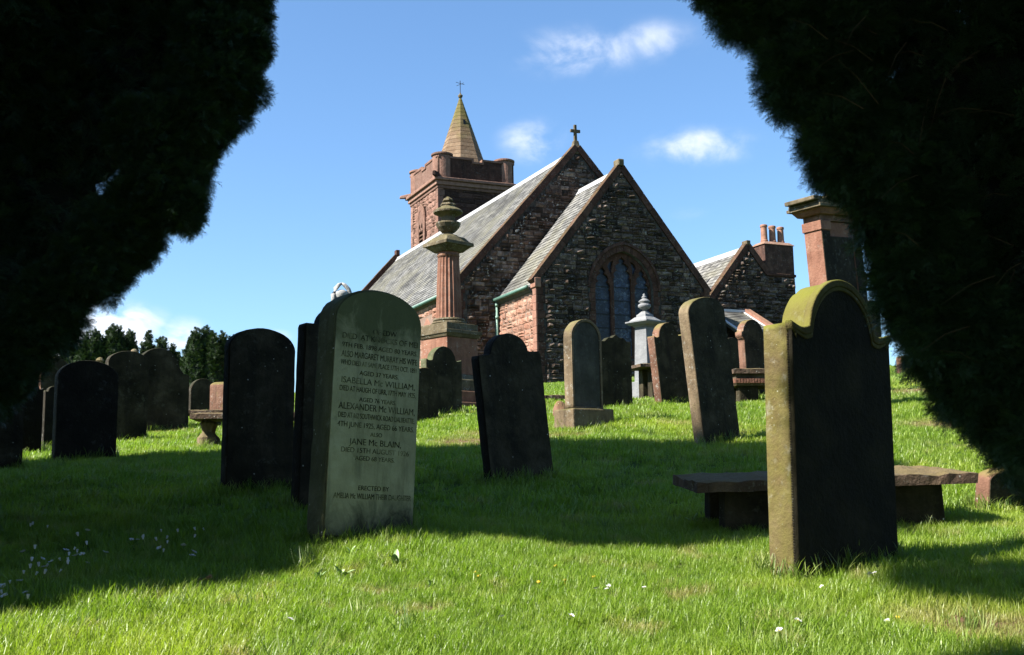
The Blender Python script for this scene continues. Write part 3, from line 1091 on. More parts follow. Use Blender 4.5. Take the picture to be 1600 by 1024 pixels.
def coping(parent, c, hw, e, az, y0, y1, th=.16, drop=.1, mat_='ch_trim', n=9, umin=0.0):
    """raised coping stones up both sides of a gable"""
    sl_ = math.atan2(az - e, hw)
    W = hw / math.cos(sl_)
    r = random.Random(3)
    for sg in (-1, 1):
        for k in range(n):
            a, b_ = k / n, (k + 1) / n - .012 / W
            if sg > 0 and a < umin: continue
            def P(u, h, y):
                s = hw * (1 - u); zq = e + (az - e) * u
                return (c + sg * (s + h * math.sin(sl_)), y, zq + h * math.cos(sl_))
            j = r.uniform(-.006, .006)
            MB().hexa([P(a, -drop, y0), P(b_, -drop, y0), P(b_, -drop, y1), P(a, -drop, y1),
                       P(a, th + j, y0), P(b_, th + j, y0), P(b_, th + j, y1), P(a, th + j, y1)]).build('coping_stone', M[mat_], parent)


roof_pair(church, CA, CA + .02, .12, CAZ - .08, .36, NVY, seed=21)
coping(church, CA, CA + .10, .16, CAZ + .02, -.07, .34, th=.17, drop=.10, n=9, mat_='ch_trim')
# kneelers, saddle stone
MB().box(-.10, .16, -.09, .34, -.02, .34).build('kneeler', M['ch_trim_lit'], church, bevel=.02)
MB().box(CW - .16, CW + .10, -.09, .34, -.02, .34).build('kneeler', M['ch_trim'], church, bevel=.02)
MB().box(CA - .13, CA + .13, -.10, .34, CAZ + .08, CAZ + .36).build('apex_stone', M['mon_moss'], church, bevel=.04)
# gutters and downpipes
MB().tube([(-.22, .36, .04), (-.22, NVY, .02)], .075, 10).build('gutter', M['gutter'], church, smooth=True)
dp = MB().tube([(-.13, NVY - .12, .0), (-.13, NVY - .12, -3.9)], .055, 10)
for zc in (-.12, -.62, -2.2):
    dp.tube([(-.13, NVY - .12, zc), (-.13, NVY - .12, zc - .12)], .078, 10)
dp.build('downpipe', M['pipe'], church, smooth=True)

# nave
NC, NHW, NE, NAZ, NL = 3.77, 5.60, .55, 6.78, 28.0
ngw = plate('nave_gable_wall', [[(NC - NHW, GZ), (NC + NHW, GZ), (NC + NHW, NE), (NC, NAZ), (NC - NHW, NE)]], .5, M['mortar_dark'], church, y0=NVY)
r3 = random.Random(17)
ns = []
for (s, z, w, h) in courses(r3, NC - NHW, NC + NHW, -3.9, NAZ, (.15, .27), (.22, .60)):
    lo, hi = s - w / 2, s + w / 2
    zt = z + h / 2
    mx = (NAZ - zt) / (NAZ - NE) * NHW if zt > NE else NHW - .34
    lo, hi = max(lo, NC - mx + .1), min(hi, NC + mx - .1)
    if hi - lo < .1 or (z < -.1 and 0 < s < CW) or (0 < s < CW and z < gable_z(s, CA, CA, CE, CAZ) - .4): continue
    ns.append(((lo + hi) / 2, z, hi - lo, h))
wall_stuff('rubble_stones', ns, M['ch_dark'], ngw, lambda x, y, z: (x, NVY - .03 + y, z), 6, bulge=.045)
z = -3.9; k = 0
while z < .4:
    q = .36 if k % 2 else .28
    MB().box(NC - NHW - .012, NC - NHW + q, NVY - .045, NVY + .4, z + .004, min(z + .32, .5) - .004).build('quoin', M['ch_trim'], church, bevel=.012)
    z += .32; k += 1
MB().box(NC - NHW, NC - NHW + .5, NVY + .51, NL, GZ, .42).build('nave_side_wall', M['mortar_lit'], church)
MB().box(NC + NHW - .5, NC + NHW, NVY + .51, NL, GZ, .42).build('nave_side_wall', M['mortar_dark'], church)
plate('nave_gable_wall', [[(NC - NHW, GZ), (NC + NHW, GZ), (NC + NHW, NE), (NC, NAZ), (NC - NHW, NE)]], .5, M['mortar_dark'], church, y0=NL + .01)
sw2 = []
LAN = [(7.05, .34), (11.2, .34), (14.8, .34), (18.4, .34), (22.0, .34), (25.6, .34)]
for (s, z, w, h) in courses(random.Random(19), NVY + .42, NL, -3.9, .38, (.19, .30), (.35, .75)):
    lo, hi = max(s - w / 2, NVY + .42), min(s + w / 2, NL)
    if any(abs(s - c) < .75 and -2.9 < z < -.25 for c, _ in LAN): continue
    if hi - lo > .1: sw2.append(((lo + hi) / 2, z, hi - lo, h))
wall_stuff('rubble_stones', sw2, M['ch_side'], church, lambda x, y, z: (NC - NHW + y, x, z), 8, bulge=.04)
for c, hw in LAN:                        # lancets with pink dressed surrounds
    lw = plate('lancet_window', [pointed(c - .62, c + .62, -2.8, -1.35, -.28, 10), pointed(c - .36, c + .36, -2.6, -1.35, -.62, 10)], .12, M['ch_trim_lit'], church, y0=0)
    lw.rotation_euler = (0, 0, -math.pi / 2)
    # plate's front (-y) turned to face -x
    lw.matrix_basis = Matrix.Translation((NC - NHW - .05, 0, 0)) @ Matrix(((0, 1, 0, 0), (1, 0, 0, 0), (0, 0, 1, 0), (0, 0, 0, 1)))
    plate('glass', [[(c - .37, -2.6), (c + .37, -2.6), (c + .37, -.6), (c - .37, -.6)]], .01, M['glass'], lw, y0=.10)
roof_pair(church, NC, NHW + .02, NE - .08, NAZ - .02, NVY + .36, NL, seed=31)
coping(church, NC, NHW + .10, NE - .05, NAZ + .10, NVY - .08, NVY + .34, th=.17, drop=.10, n=13, mat_='ch_trim')
coping(church, NC, NHW + .10, NE - .05, NAZ + .12, NL, NL + .4, th=.22, drop=.10, n=9, mat_='ch_trim')
MB().box(NC - NHW - .16, NC - NHW + .12, NVY - .1, NVY + .34, .12, .56).build('kneeler', M['ch_trim'], church, bevel=.02)
MB().tube([(NC - NHW - .24, NVY + .36, .34), (NC - NHW - .24, NL, .34)], .08, 10).build('gutter', M['gutter'], church, smooth=True)
MB().box(NC - .12, NC + .12, NL, NL + .4, NAZ + .2, NAZ + .55).build('apex_stone', M['ch_trim'], church, bevel=.03)
# cross on the nave gable
cx0, cy0, cz0 = NC, NVY + .12, NAZ + .12
cr = MB().frustum(cx0, cy0, .46, .34, cz0 - .3, .20, .20, cz0 + .30)
cr.frustum(cx0, cy0, .13, .12, cz0 + .30, .11, .11, cz0 + 1.02)
cr.box(cx0 - .23, cx0 + .23, cy0 - .052, cy0 + .052, cz0 + .68, cz0 + .81)
cr.build('gable_cross', M['mon_moss'], church, bevel=.015)

# ------------------------------------------------------------------ tower
tower = thing('church_tower', 'square red sandstone tower with stepped parapet and mossy octagonal spire behind the nave', 'tower', CHO, (0, 0, CH_TH))
TX0, TX1, TY0, TY1 = 5.36, 10.36, 25.0, 30.0
TS = 11.30                                # string course
def four_walls(name, zt):
    MB().box(TX0, TX1, TY0, TY1, GZ, zt).build(name, M['mortar_dark'], tower)
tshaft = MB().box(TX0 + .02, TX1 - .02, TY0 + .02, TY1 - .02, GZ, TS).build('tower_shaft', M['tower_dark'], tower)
TWC = 27.9
ts = []
for (s, z, w, h) in courses(random.Random(23), TY0 + .35, TY1 - .3, 5.6, TS - .75, (.26, .36), (.45, .85)):
    lo, hi = max(s - w / 2, TY0 + .36), min(s + w / 2, TY1 - .34)
    if hi - lo < .12: continue
    if -.3 + TWC - .75 < s < TWC + .75 + .3 and z < 10.0 and z > 6.8: 
        if s < TWC: hi = min(hi, TWC - .72)
        else: lo = max(lo, TWC + .72)
        if hi - lo < .12: continue
    ts.append(((lo + hi) / 2, z, hi - lo, h))
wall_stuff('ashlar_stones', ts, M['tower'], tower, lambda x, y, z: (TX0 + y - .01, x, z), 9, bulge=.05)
fs_ = []
for (s, z, w, h) in courses(random.Random(29), TX0 + .35, TX1 - .3, 6.5, TS - .75, (.26, .36), (.5, .95)):
    lo, hi = max(s - w / 2, TX0 + .36), min(s + w / 2, TX1 - .34)
    if hi - lo > .12: fs_.append(((lo + hi) / 2, z, hi - lo, h))
wall_stones(fs_, M['tower_dark'], tshaft, TY0 - .01, 10, .5)
z = 5.0; k = 0
while z < TS - .3:
    q = .40 if k % 2 else .32
    MB().box(TX0 - .05, TX0 + q, TY0 - .05, TY0 + q, z + .004, min(z + .4, TS - .3) - .004).build('quoin', M['tower'], tower, bevel=.012)
    MB().box(TX1 - q, TX1 + .05, TY0 - .05, TY0 + q, z + .004, min(z + .4, TS - .3) - .004).build('quoin', M['tower'], tower, bevel=.012)
    MB().box(TX0 - .05, TX0 + q, TY1 - q, TY1 + .05, z + .004, min(z + .4, TS - .3) - .004).build('quoin', M['tower'], tower, bevel=.012)
    z += .4; k += 1
# string course: two stepped mouldings
for (pr, z0, z1, mm) in ((.10, TS - .62, TS - .42, 'tower'), (.20, TS - .42, TS - .16, 'tower'), (.34, TS - .16, TS + .04, 'tower')):
    MB().box(TX0 - pr, TX1 + pr, TY0 - pr, TY1 + pr, z0, z1).build('string_course', M[mm], tower, bevel=.04)
# parapet walls with a stepped merlon opening in the middle of each side
PZ0, PZ1 = TS + .04, 12.62
def parapet_outline(w):
    return [(0, PZ0), (w, PZ0), (w, PZ1), (w * .60, PZ1), (w * .60, PZ1 - .20), (w * .44, PZ1 - .20), (w * .44, PZ1), (0, PZ1)]
def cop_outline(w):
    a, b_ = w * .44, w * .60
    c = .12
    return [(0, PZ1), (a, PZ1), (a, PZ1 - .20), (b_, PZ1 - .20), (b_, PZ1), (w, PZ1), (w, PZ1 + c), (b_ - c, PZ1 + c), (b_ - c, PZ1 - .20 + c), (a + c, PZ1 - .20 + c), (a + c, PZ1 + c), (0, PZ1 + c)]
Wt = TX1 - TX0
for nm, outl, th, off, mt in (('parapet', parapet_outline, .3, 0, 'tower'), ('parapet_coping', cop_outline, .42, .06, 'tower')):
    for k, (ox, oy, ang) in enumerate(((TX0, TY0, 0), (TX1, TY0, 90), (TX1, TY1, 180), (TX0, TY1, 270))):
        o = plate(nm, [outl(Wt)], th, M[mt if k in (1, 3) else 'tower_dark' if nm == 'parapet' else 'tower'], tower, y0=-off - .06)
        o.matrix_basis = Matrix.Translation((ox, oy, 0)) @ Matrix.Rotation(R(ang), 4, 'Z')
for (ox, oy) in ((TX0, TY0), (TX1, TY0), (TX1, TY1), (TX0, TY1)):
    sx, sy = (1 if ox == TX0 else -1), (1 if oy == TY0 else -1)
    c = (ox + sx * .42, oy + sy * .42)
    MB().lathe([(.30, TS - .55), (.50, TS - .3), (.62, TS - .05), (.70, TS - .02), (.70, TS + .08), (.60, TS + .10), (.60, 12.78), (.58, 12.80)], 28, *c).build('corner_turret', M['tower'], tower, smooth=False)
    MB().lathe([(.60, 12.80), (.68, 12.84), (.68, 12.94), (.60, 12.98), (.3, 13.02)], 28, *c).build('turret_cap', M['tower'], tower)
MB().hexa([(TX0 - .62, TY0 - .62, TS - .02), (TX0 - .40, TY0 - .70, TS - .02), (TX0 + .1, TY0 + .0, TS - .02), (TX0 - .1, TY0 + .1, TS - .02),
           (TX0 - .60, TY0 - .60, TS + .28), (TX0 - .42, TY0 - .66, TS + .30), (TX0 + .1, TY0 + .0, TS + .36), (TX0 - .1, TY0 + .1, TS + .36)]).build('gargoyle', M['tower_dark'], tower, bevel=.05)
MB().hexa([(TX0 - .70, TY1 + .3, TS - .04), (TX0 - .66, TY1 + .55, TS - .04), (TX0 + .1, TY1 + .2, TS - .04), (TX0 - .1, TY1 - .1, TS - .04),
           (TX0 - .68, TY1 + .3, TS + .14), (TX0 - .64, TY1 + .5, TS + .14), (TX0 + .1, TY1 + .2, TS + .26), (TX0 - .1, TY1 - .1, TS + .26)]).build('gargoyle', M['tower'], tower, bevel=.05)
# belfry window on the lit side
bw = plate('belfry_window', [pointed(TWC - .74, TWC + .74, 6.6, 9.1, 10.35, 12), pointed(TWC - .46, TWC + .46, 6.7, 9.1, 9.95, 12)], .16, M['tower'], tower, y0=0)
bw.matrix_basis = Matrix.Translation((TX0 - .15, 0, 0)) @ Matrix(((0, 1, 0, 0), (1, 0, 0, 0), (0, 0, 1, 0), (0, 0, 0, 1)))
lv = MB()
for k in range(12):
    zz = 6.8 + k * .25
    lv.hexa([(TWC - .46, .06, zz), (TWC + .46, .06, zz), (TWC + .46, .14, zz + .12), (TWC - .46, .14, zz + .12),
             (TWC - .46, .06, zz + .03), (TWC + .46, .06, zz + .03), (TWC + .46, .14, zz + .15), (TWC - .46, .14, zz + .15)])
lv.build('louvres', M['ch_trim'], bw)
plate('window_head', [pointed(TWC - .46, TWC + .46, 8.75, 9.1, 9.95, 10), pointed(TWC - .36, TWC - .05, 8.6, 8.75, 9.1, 6), pointed(TWC + .05, TWC + .36, 8.6, 8.75, 9.1, 6)], .06, M['tower'], bw, y0=.02)
# spire
SPX, SPY = (TX0 + TX1) / 2, (TY0 + TY1) / 2
sp_r0, sp_z0 = 2.02, TS + .2
SPT = 17.6
nst = 22
def octo(r, z, da=22.5): return [(SPX + r * math.cos(R(45 * k + da)), SPY + r * math.sin(R(45 * k + da)), z) for k in range(8)]
mb = MB()
for k in range(nst):                      # courses of spire stone with recessed joints
    u0, u1 = k / nst, (k + 1) / nst
    z0, z1 = sp_z0 + (SPT - sp_z0) * u0, sp_z0 + (SPT - sp_z0) * u1 - .018
    r0, r1 = sp_r0 * (1 - u0) + .05, sp_r0 * (1 - u1) + .05
    mb.add(octo(r0, z0) + octo(r1, z1), [tuple(range(8))[::-1], tuple(range(8, 16))] + [(i, (i + 1) % 8, 8 + (i + 1) % 8, 8 + i) for i in range(8)])
mb.build('spire', M['spire'], tower)
MB().lathe([(.05, SPT - .1), (.14, SPT), (.16, SPT + .10), (.05, SPT + .22), (.03, SPT + .3)], 12, SPX, SPY).build('spire_finial', M['mon_moss'], tower)
mb = MB().tube([(SPX, SPY, SPT + .2), (SPX, SPY, SPT + 1.1)], .022, 6)
mb.tube([(SPX - .34, SPY - .12, SPT + .92), (SPX + .34, SPY + .12, SPT + .92)], .014, 6)
mb.tube([(SPX + .12, SPY - .34, SPT + .86), (SPX - .12, SPY + .34, SPT + .86)], .014, 6)
mb.build('weather_vane', M['metal'], tower)
# small slit opening on the front facet of the spire
fa = R(-90 - 22.5 + 22.5)
for off in (.0,):
    zc = 15.6; rr_ = (sp_r0 * (1 - (zc - sp_z0) / (SPT - sp_z0)) + .05) * math.cos(R(22.5)) + .03
    for ang in (-90,):
        ca, sa = math.cos(R(ang)), math.sin(R(ang))
        def q(u, dr, z): return (SPX + ca * (rr_ + dr) - sa * u, SPY + sa * (rr_ + dr) + ca * u, z)
        MB().hexa([q(-.07, 0, zc - .3), q(.07, 0, zc - .3), q(.07, -.3, zc - .3), q(-.07, -.3, zc - .3), q(-.07, -.05, zc + .3), q(.07, -.05, zc + .3), q(.07, -.3, zc + .3), q(-.07, -.3, zc + .3)]).build('spire_slit', M['metal'], tower)

# ------------------------------------------------------------------ vestry with chimney, lean-to
vestry = thing('vestry', 'small gabled stone vestry with tall chimney stack beside the chancel', 'vestry', CHO, (0, 0, CH_TH))
VY, VC, VHW, VE, VAZ = 2.0, 11.2, 2.18, .12, 2.72
vwall = plate('vestry_wall', [[(VC - VHW, GZ), (VC + VHW, GZ), (VC + VHW, VE), (VC, VAZ), (VC - VHW, VE)]], .5, M['mortar_dark'], vestry, y0=VY)
MB().box(VC - VHW, VC - VHW + .4, VY + .51, 9.5, GZ, VE - .1).build('vestry_side_wall', M['mortar_lit'], vestry)
MB().box(VC + VHW - .4, VC + VHW, VY + .51, 9.5, GZ, VE - .1).build('vestry_side_wall', M['mortar_dark'], vestry)
chx0, chx1 = 12.10, 13.66
vs_ = []
for (s, z, w, h) in courses(random.Random(37), VC - VHW, chx1, -3.9, 3.2, (.16, .26), (.22, .55)):
    lo, hi = s - w / 2, s + w / 2
    zt = z + h / 2
    mx = (VAZ - zt) / (VAZ - VE) * VHW if zt > VE else VHW
    lo = max(lo, VC - mx + .06)
    lim = VC + mx - .06
    if zt < 1.55: lim = max(lim, chx1 - .02)
    hi = min(hi, lim)
    if hi - lo < .1: continue
    vs_.append(((lo + hi) / 2, z, hi - lo, h))
vs_ = [q for q in vs_ if q[1] > -2.4]
wall_stones(vs_, M['ch_dark'], vwall, VY - .03, 12, 1.3)
roof_pair(vestry, VC, VHW + .02, VE - .02, VAZ - .02, VY + .3, 9.5, seed=41, over=.1)
coping(vestry, VC, VHW + .05, VE - .02, VAZ + .08, VY - .07, VY + .30, th=.14, drop=.12, n=7, umin=.56)
MB().box(VC - .10, VC + .10, VY - .09, VY + .30, VAZ + .10, VAZ + .30).build('apex_stone', M['mon_moss'], vestry, bevel=.02)
stk = MB().box(chx0, chx1, VY + .004, VY + .95, GZ, 2.95).build('chimney_stack', M['tower_dark'], vestry, bevel=.02)
MB().box(chx0 - .02, chx1 + .03, VY - .07, VY + .97, 1.52, 1.64).build('chimney_band', M['ch_trim'], vestry, bevel=.02)
MB().hexa([(chx0 - .05, VY - .05, 2.95), (chx1 + .05, VY - .05, 2.95), (chx1 + .05, VY + 1.0, 2.95), (chx0 - .05, VY + 1.0, 2.95),
           (chx0 + .12, VY + .12, 3.10), (chx1 - .12, VY + .12, 3.10), (chx1 - .12, VY + .83, 3.10), (chx0 + .12, VY + .83, 3.10)]).build('chimney_cap', M['tower'], vestry)
for k, zt in enumerate((3.92, 3.90, 3.88)):
    cxp = chx0 + .34 + k * .45
    MB().lathe([(.175, 3.04), (.17, 3.20), (.15, 3.24), (.14, 3.66), (.14, zt - .12), (.165, zt - .10), (.165, zt - .02), (.14, zt), (.11, zt), (.11, zt - .2)], 18, cxp, VY + .45).build('chimney_pot', M['pot'], vestry, smooth=False)
# link between chancel and vestry
MB().box(CW - .01, VC - VHW + .05, 3.0, 3.6, GZ, -.7).build('link_wall', M['mortar_dark'], vestry)

lean = thing('porch', 'low lean-to porch with slate roof and white lead edges below the chimney', 'porch', CHO, (0, 0, CH_TH))
# porch roof falls towards the churchyard from the vestry wall
S0, S1, YA, YB, ZA, ZB = 9.02, 10.80, 1.95, -.60, -.20, -1.62
upv = Vector((0, YA - YB, ZA - ZB))
mb = MB().hexa([(S0, YB, ZB - .14), (S1, YB, ZB - .14), (S1, YA, ZA - .14), (S0, YA, ZA - .14), (S0, YB, ZB), (S1, YB, ZB), (S1, YA, ZA), (S0, YA, ZA)])
rf = mb.build('roof', M['slate_base'], lean)
slates('slates', rf, Vector((S0, YB, ZB + .004)), (1, 0, 0), upv, S1 - S0, upv.length, rowh=.2, sw=.24, seed=51)
def strip(s0, s1, lift, h, nm, mt, par=lean):
    MB().hexa([(s0, YB, ZB + lift), (s1, YB, ZB + lift), (s1, YA, ZA + lift), (s0, YA, ZA + lift),
               (s0, YB, ZB + lift + h), (s1, YB, ZB + lift + h), (s1, YA, ZA + lift + h), (s0, YA, ZA + lift + h)]).build(nm, M[mt], par)
strip(S1 + .004, S1 + .28, -.2, .40, 'coping', 'ch_trim_lit')
strip(S1 - .10, S1 - .004, .03, .035, 'lead_flashing', 'lead')
strip(S0 - .09, S0 + .03, .03, .06, 'lead_flashing', 'lead')
MB().box(S0, S1, YA - .10, YA + .02, ZA - .01, ZA + .10).build('lead_flashing', M['lead'], lean)
MB().box(S0, S1 + .2, YB + .15, YB + .5, GZ, ZB - .05).build('porch_wall', M['ch_trim'], lean)
MB().box(S1 - .1, S1 + .2, YB + .52, YA, GZ, ZB - .05).build('porch_wall', M['ch_trim'], lean)
MB().box(S0, S0 + .3, YB + .52, YA, GZ, ZB - .05).build('porch_wall', M['ch_trim'], lean)

# ------------------------------------------------------------------ headstones
def arc(cx, cz, r0, r1, t0, t1, n):
    return [(cx + r0 * math.cos(R(t0 + (t1 - t0) * k / n)), cz + r1 * math.sin(R(t0 + (t1 - t0) * k / n))) for k in range(n + 1)]


def profile(kind, w, h, foot=-.35):
    """outline of a headstone, counter-clockwise from the foot on the left"""
    a = w / 2
    p = [(-a, foot), (a, foot)]
    if kind == 'round':
        p += arc(0, h - a, a, a, 0, 180, 18)
    elif kind == 'segment':
        q = .30 * w
        p += arc(0, h - q, a, q, 0, 180, 18)
    elif kind == 'low':
        q = .16 * w
        p += arc(0, h - q, a, q, 0, 180, 14)
    elif kind == 'shoulder':          # square shoulders, three-quarter arch between
        s = .20 * w; q = .26 * w; c = a - s
        p += [(a, h - q - .04 * w), (a - .01, h - q), (a - s * .75, h - q)] + arc(0, h - q, c, q, 4, 176, 16) + [(-a + s * .75, h - q), (-a + .01, h - q), (-a, h - q - .04 * w)]
    elif kind == 'ogee':              # shoulders sweeping up in an S to a round head
        q = .33 * w
        sh = h - q
        right = []
        for k in range(19):
            u = k / 18
            x = a * (1 - .08 - .92 * u) if k else a * .92
            # ogee: hollow near the shoulder then round
            if u < .28: z = sh - .05 * q * math.sin(math.pi * u / .28) + .0
            else:
                v = (u - .28) / .72
                z = sh + q * math.sqrt(max(0, 1 - (1 - v) ** 2)) ** 1.15
            right.append((x, z))
        p += [(a, sh - .02), (a, sh + .015)] + right + [(-x, z) for x, z in right[::-1][1:]] + [(-a, sh + .015), (-a, sh - .02)]
    elif kind == 'cap':               # hood over the shaft: eared arch
        q = .42 * w; e = .10 * w
        p = [(-a + e, foot), (a - e, foot), (a - e, h - q - .10), (a, h - q - .06), (a, h - q + .02)] + arc(0, h - q, a * .86, q, 8, 172, 16) + [(-a, h - q + .02), (-a, h - q - .06), (-a + e, h - q - .10)]
    elif kind == 'wave':              # scrolled, wavy top
        pts = []
        for k in range(25):
            u = k / 24
            x = a - w * u
            z = h - .20 * w * abs(2 * u - 1) ** 1.3 - .05 * w * (1 - math.cos(2 * math.pi * u * 4)) / 2
            pts.append((x, z))
        p += pts
    elif kind == 'gable':
        p += [(a, h - .4 * w), (0, h), (-a, h - .4 * w)]
    elif kind == 'scroll':            # high arch falling to a low scrolled shoulder
        q = .30 * w
        p += [(a, h - .52 * w), (a - .02, h - .47 * w), (a - .10 * w, h - .47 * w)] + arc(-.08 * w, h - .42 * w, .40 * w, .42 * w, 8, 172, 18) + [(-a, h - .52 * w)]
    return p


def worn(out, seed):
    """cut the outline into short runs and wear each a little"""
    r = random.Random(seed)
    res = []
    for k in range(len(out)):
        (x0, z0), (x1, z1) = out[k], out[(k + 1) % len(out)]
        n = max(1, int(math.hypot(x1 - x0, z1 - z0) / .07))
        for i in range(n):
            u = i / n
            j = .0035 if (i or z0 > .3) else 0
            if r.random() < .05: j *= 2.5
            x, z = x0 + (x1 - x0) * u, z0 + (z1 - z0) * u
            res.append((x * (1 - r.uniform(0, j) / max(abs(x), .1)), z - r.uniform(0, j)))
    return res


HS = {}
def headstone(px, d, ang, wpx, top, kind, t, mt, label, lean=0.0, back=0.0, plinth=None, mould=None, panel=None, name='headstone', cat='headstone', group=None, w=None, face='head_shade'):
    tanp = ray(px, 600).x
    a = R(ang)
    w = w or wpx * d / FPX / (math.cos(a) - tanp * math.sin(a))
    p = ground_at(px, d)
    # shift sideways so that the middle of the face at mid height is where it should be
    h = at(px, top, d).z - p.z
    e = thing(name, label, cat, p, (R(-back), R(lean), a), group)
    pl = 0
    if plinth:
        pw, pd, ph = plinth
        MB().box(-pw / 2, pw / 2, -pd / 2, pd / 2, -.35, ph).build('plinth', M[mt], e, bevel=.02)
        pl = ph
    out = worn(profile(kind, w, h, pl + .003 if plinth else -.35), int(px))
    plate('slab', [out], t, M[mt], e, y0=-t / 2, bevel=min(.012, t / 8))
    if mould:                        # raised rim along the head
        rim, proud, mm = mould
        top_pts = [q for q in out if q[1] > h - .75 * w]
        inner = []
        cz = h - .5 * w
        for x, z in top_pts:
            L = math.hypot(x, z - cz + .25 * w)
            inner.append((x * (1 - rim / max(L, .01)), z - rim * max(0, (z - cz + .25 * w) / L)))
        ring = top_pts + inner[::-1]
        plate('moulding', [ring], proud, M[mm], e, y0=-t / 2 - proud - .001, bevel=.004)
    if panel:
        g, proud = panel
        inn = [(x * (1 - 2 * g / w), (z - g) if z > h * .4 else pl + g) for x, z in out]
        plate('raised_border', [out, inn], proud, M[mt], e, y0=-t / 2 - proud - .001, bevel=.003)
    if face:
        plate('front_face', [[(x * .985, z - .006 if z > h * .4 else pl + .004) for x, z in out]], .006, M[face], e, y0=-t / 2 - .007)  # thin front plate carrying the shade of the face in its colour
    HS[label] = (e, w, h, t)
    return e, w, h, t


# 1 big mossy headstone in the right foreground, built of slab, border and side shaft
e1, w1, h1, t1 = headstone(1302, 6.98, 36, 152, 444, 'ogee', .185, 'head_moss',
    'tall blackened headstone with mossy yellow green edge in the sunlit foreground grass', lean=1.8, mould=None, face=None)
out = profile('ogee', w1 - .004, h1 - .004)
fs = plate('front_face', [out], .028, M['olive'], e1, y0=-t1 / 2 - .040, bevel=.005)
tp = [q for q in profile('ogee', w1 + .02, h1 + .012) if q[1] > h1 - .75 * w1]
inn = [(x * .93, z - .045) for x, z in tp]
plate('arch_moulding', [tp + inn[::-1]], .055, M['head_moss'], e1, y0=-t1 / 2 - .052, bevel=.008)
inn2 = [(x * .90, z - .07) for x, z in tp]
plate('inner_moulding', [[(x * .93, z - .046) for x, z in tp] + inn2[::-1]], .02, M['head_moss'], e1, y0=-t1 / 2 - .048, bevel=.005)
bd = MB()
rb = random.Random(2)
for k in range(92):                     # worn beading up the edge of the face
    z = .0 + k * (h1 - .36) / 92
    x = -w1 / 2 + .006 + rb.uniform(-.002, .002)
    bd.lathe([(.003, z), (.0075, z + .004), (.0075, z + .010), (.003, z + .014)], 6, x, -t1 / 2 - .006)
bd.build('beading', M['head_dark'], e1)

# 2 pale inscribed stone, tall, leaning slightly
e2, w2, h2, t2 = headstone(562, 8.25, 38, 139, 455, 'segment', .24, 'head_green',
    'tall round-topped headstone with pale inscribed face and lead lettering in the shade', lean=3.4, face=None)
o2 = profile('segment', w2, h2)
bor = [(x * .90, (z - .05) if z > h2 * .4 else .06) for x, z in o2]
plate('inscribed_face', [[(x * .965, (z - .018) if z > h2 * .4 else .02) for x, z in o2]], .012, M['face'], e2, y0=-t2 / 2 - .0125)
LINES = [  # height fraction from the photograph: (py, size in px, text)
    (519, 11, '       OF EDW   '), (531, 12, 'DIED  AT KNOCKS OF MEI'), (545, 10, '9TH FEB. 1898 AGED 80 YEARS.'),
    (559, 13, 'ALSO MARGARET MURRAY HIS WIFE'), (572, 10.5, 'WHO DIED AT SAME PLACE 17TH OCT. 1891'), (586, 9.5, 'AGED 37 YEARS.'),
    (599, 13, 'ISABELLA Mc WILLIAM,'), (612, 11, 'DIED AT HAUGH OF URR, 17TH MAY 1925,'), (627, 9, 'AGED 76 YEARS.'),
    (639, 14, 'ALEXANDER Mc WILLIAM,'), (653, 11, 'DIED AT 162 SOUTHWICK ROAD DALBEATTIE,'), (667, 11, '4TH JUNE 1925, AGED 66 YEARS.'),
    (680, 8.5, 'ALSO'), (693, 13, 'JANE Mc BLAIN,'), (706, 10.5, 'DIED 15TH AUGUST 1926'), (718, 9.5, 'AGED 68 YEARS.'),
    (764, 9.5, 'ERECTED BY'), (777, 11.5, 'AMELIA Mc WILLIAM THEIR DAUGHTER')]
p2 = e2.location
for py, sz, tx in LINES:
    z = (at(575, py, 8.15).z - p2.z) / math.cos(R(3.4))
    cu = bpy.data.curves.new('inscription', 'FONT')
    cu.body = tx
    cu.align_x = 'CENTER'
    cu.size = sz * 8.15 / FPX * 1.06
    cu.space_character = .98
    cu.extrude = .0008
    cu.materials.append(M['letter'])
    tmp = bpy.data.objects.new('tmp', cu)
    COL.objects.link(tmp)
    bpy.context.view_layer.update()
    me = bpy.data.meshes.new_from_object(tmp.evaluated_get(bpy.context.evaluated_depsgraph_get()))
    bpy.data.objects.remove(tmp)
    wid = max(v.co.x for v in me.vertices) - min(v.co.x for v in me.vertices)
    o = link(bpy.data.objects.new('inscription', me), e2)
    o.rotation_euler = (math.pi / 2, 0, 0)
    o.location = (.015, -t2 / 2 - .0135, z - .3 * cu.size)
    if wid > w2 * .86:
        o.scale.x = w2 * .86 / wid

# 3.. the rest
headstone(812, 11.3, 36, 97, 522, 'shoulder', .13, 'head_black', 'black leaning headstone with round head on square shoulders, shaded, at the centre', lean=-6.6, panel=None)
headstone(401, 10.5, 36, 104, 514, 'segment', .14, 'head_black', 'broad black headstone with low curved top, left of the pale inscribed stone', lean=.6)
headstone(520, 9.6, 36, 118, 478, 'shoulder', .16, 'head_black', 'black shouldered headstone close behind the pale inscribed stone', lean=2.0)
headstone(913, 15.9, 36, 47, 500, 'round', .17, 'head_brown', 'round-topped brown headstone with recessed face on a stepped plinth in the sun', plinth=(.74, .44, .24), panel=(.035, .02), lean=-.3, face='face_dim')
headstone(1121, 14.0, 36, 57, 466, 'segment', .17, 'head_brown', 'tall leaning headstone with sunlit brown edge right of the granite urn pillar', lean=-6.6)
headstone(1052, 19.6, 36, 46, 505, 'ogee', .17, 'head_red', 'smaller leaning headstone with swept shoulders and a pinkish sunlit edge', lean=-6.5)
headstone(962, 18.8, 24, 47, 524, 'wave', .15, 'head_dark', 'dark wavy-topped headstone below the chancel window')
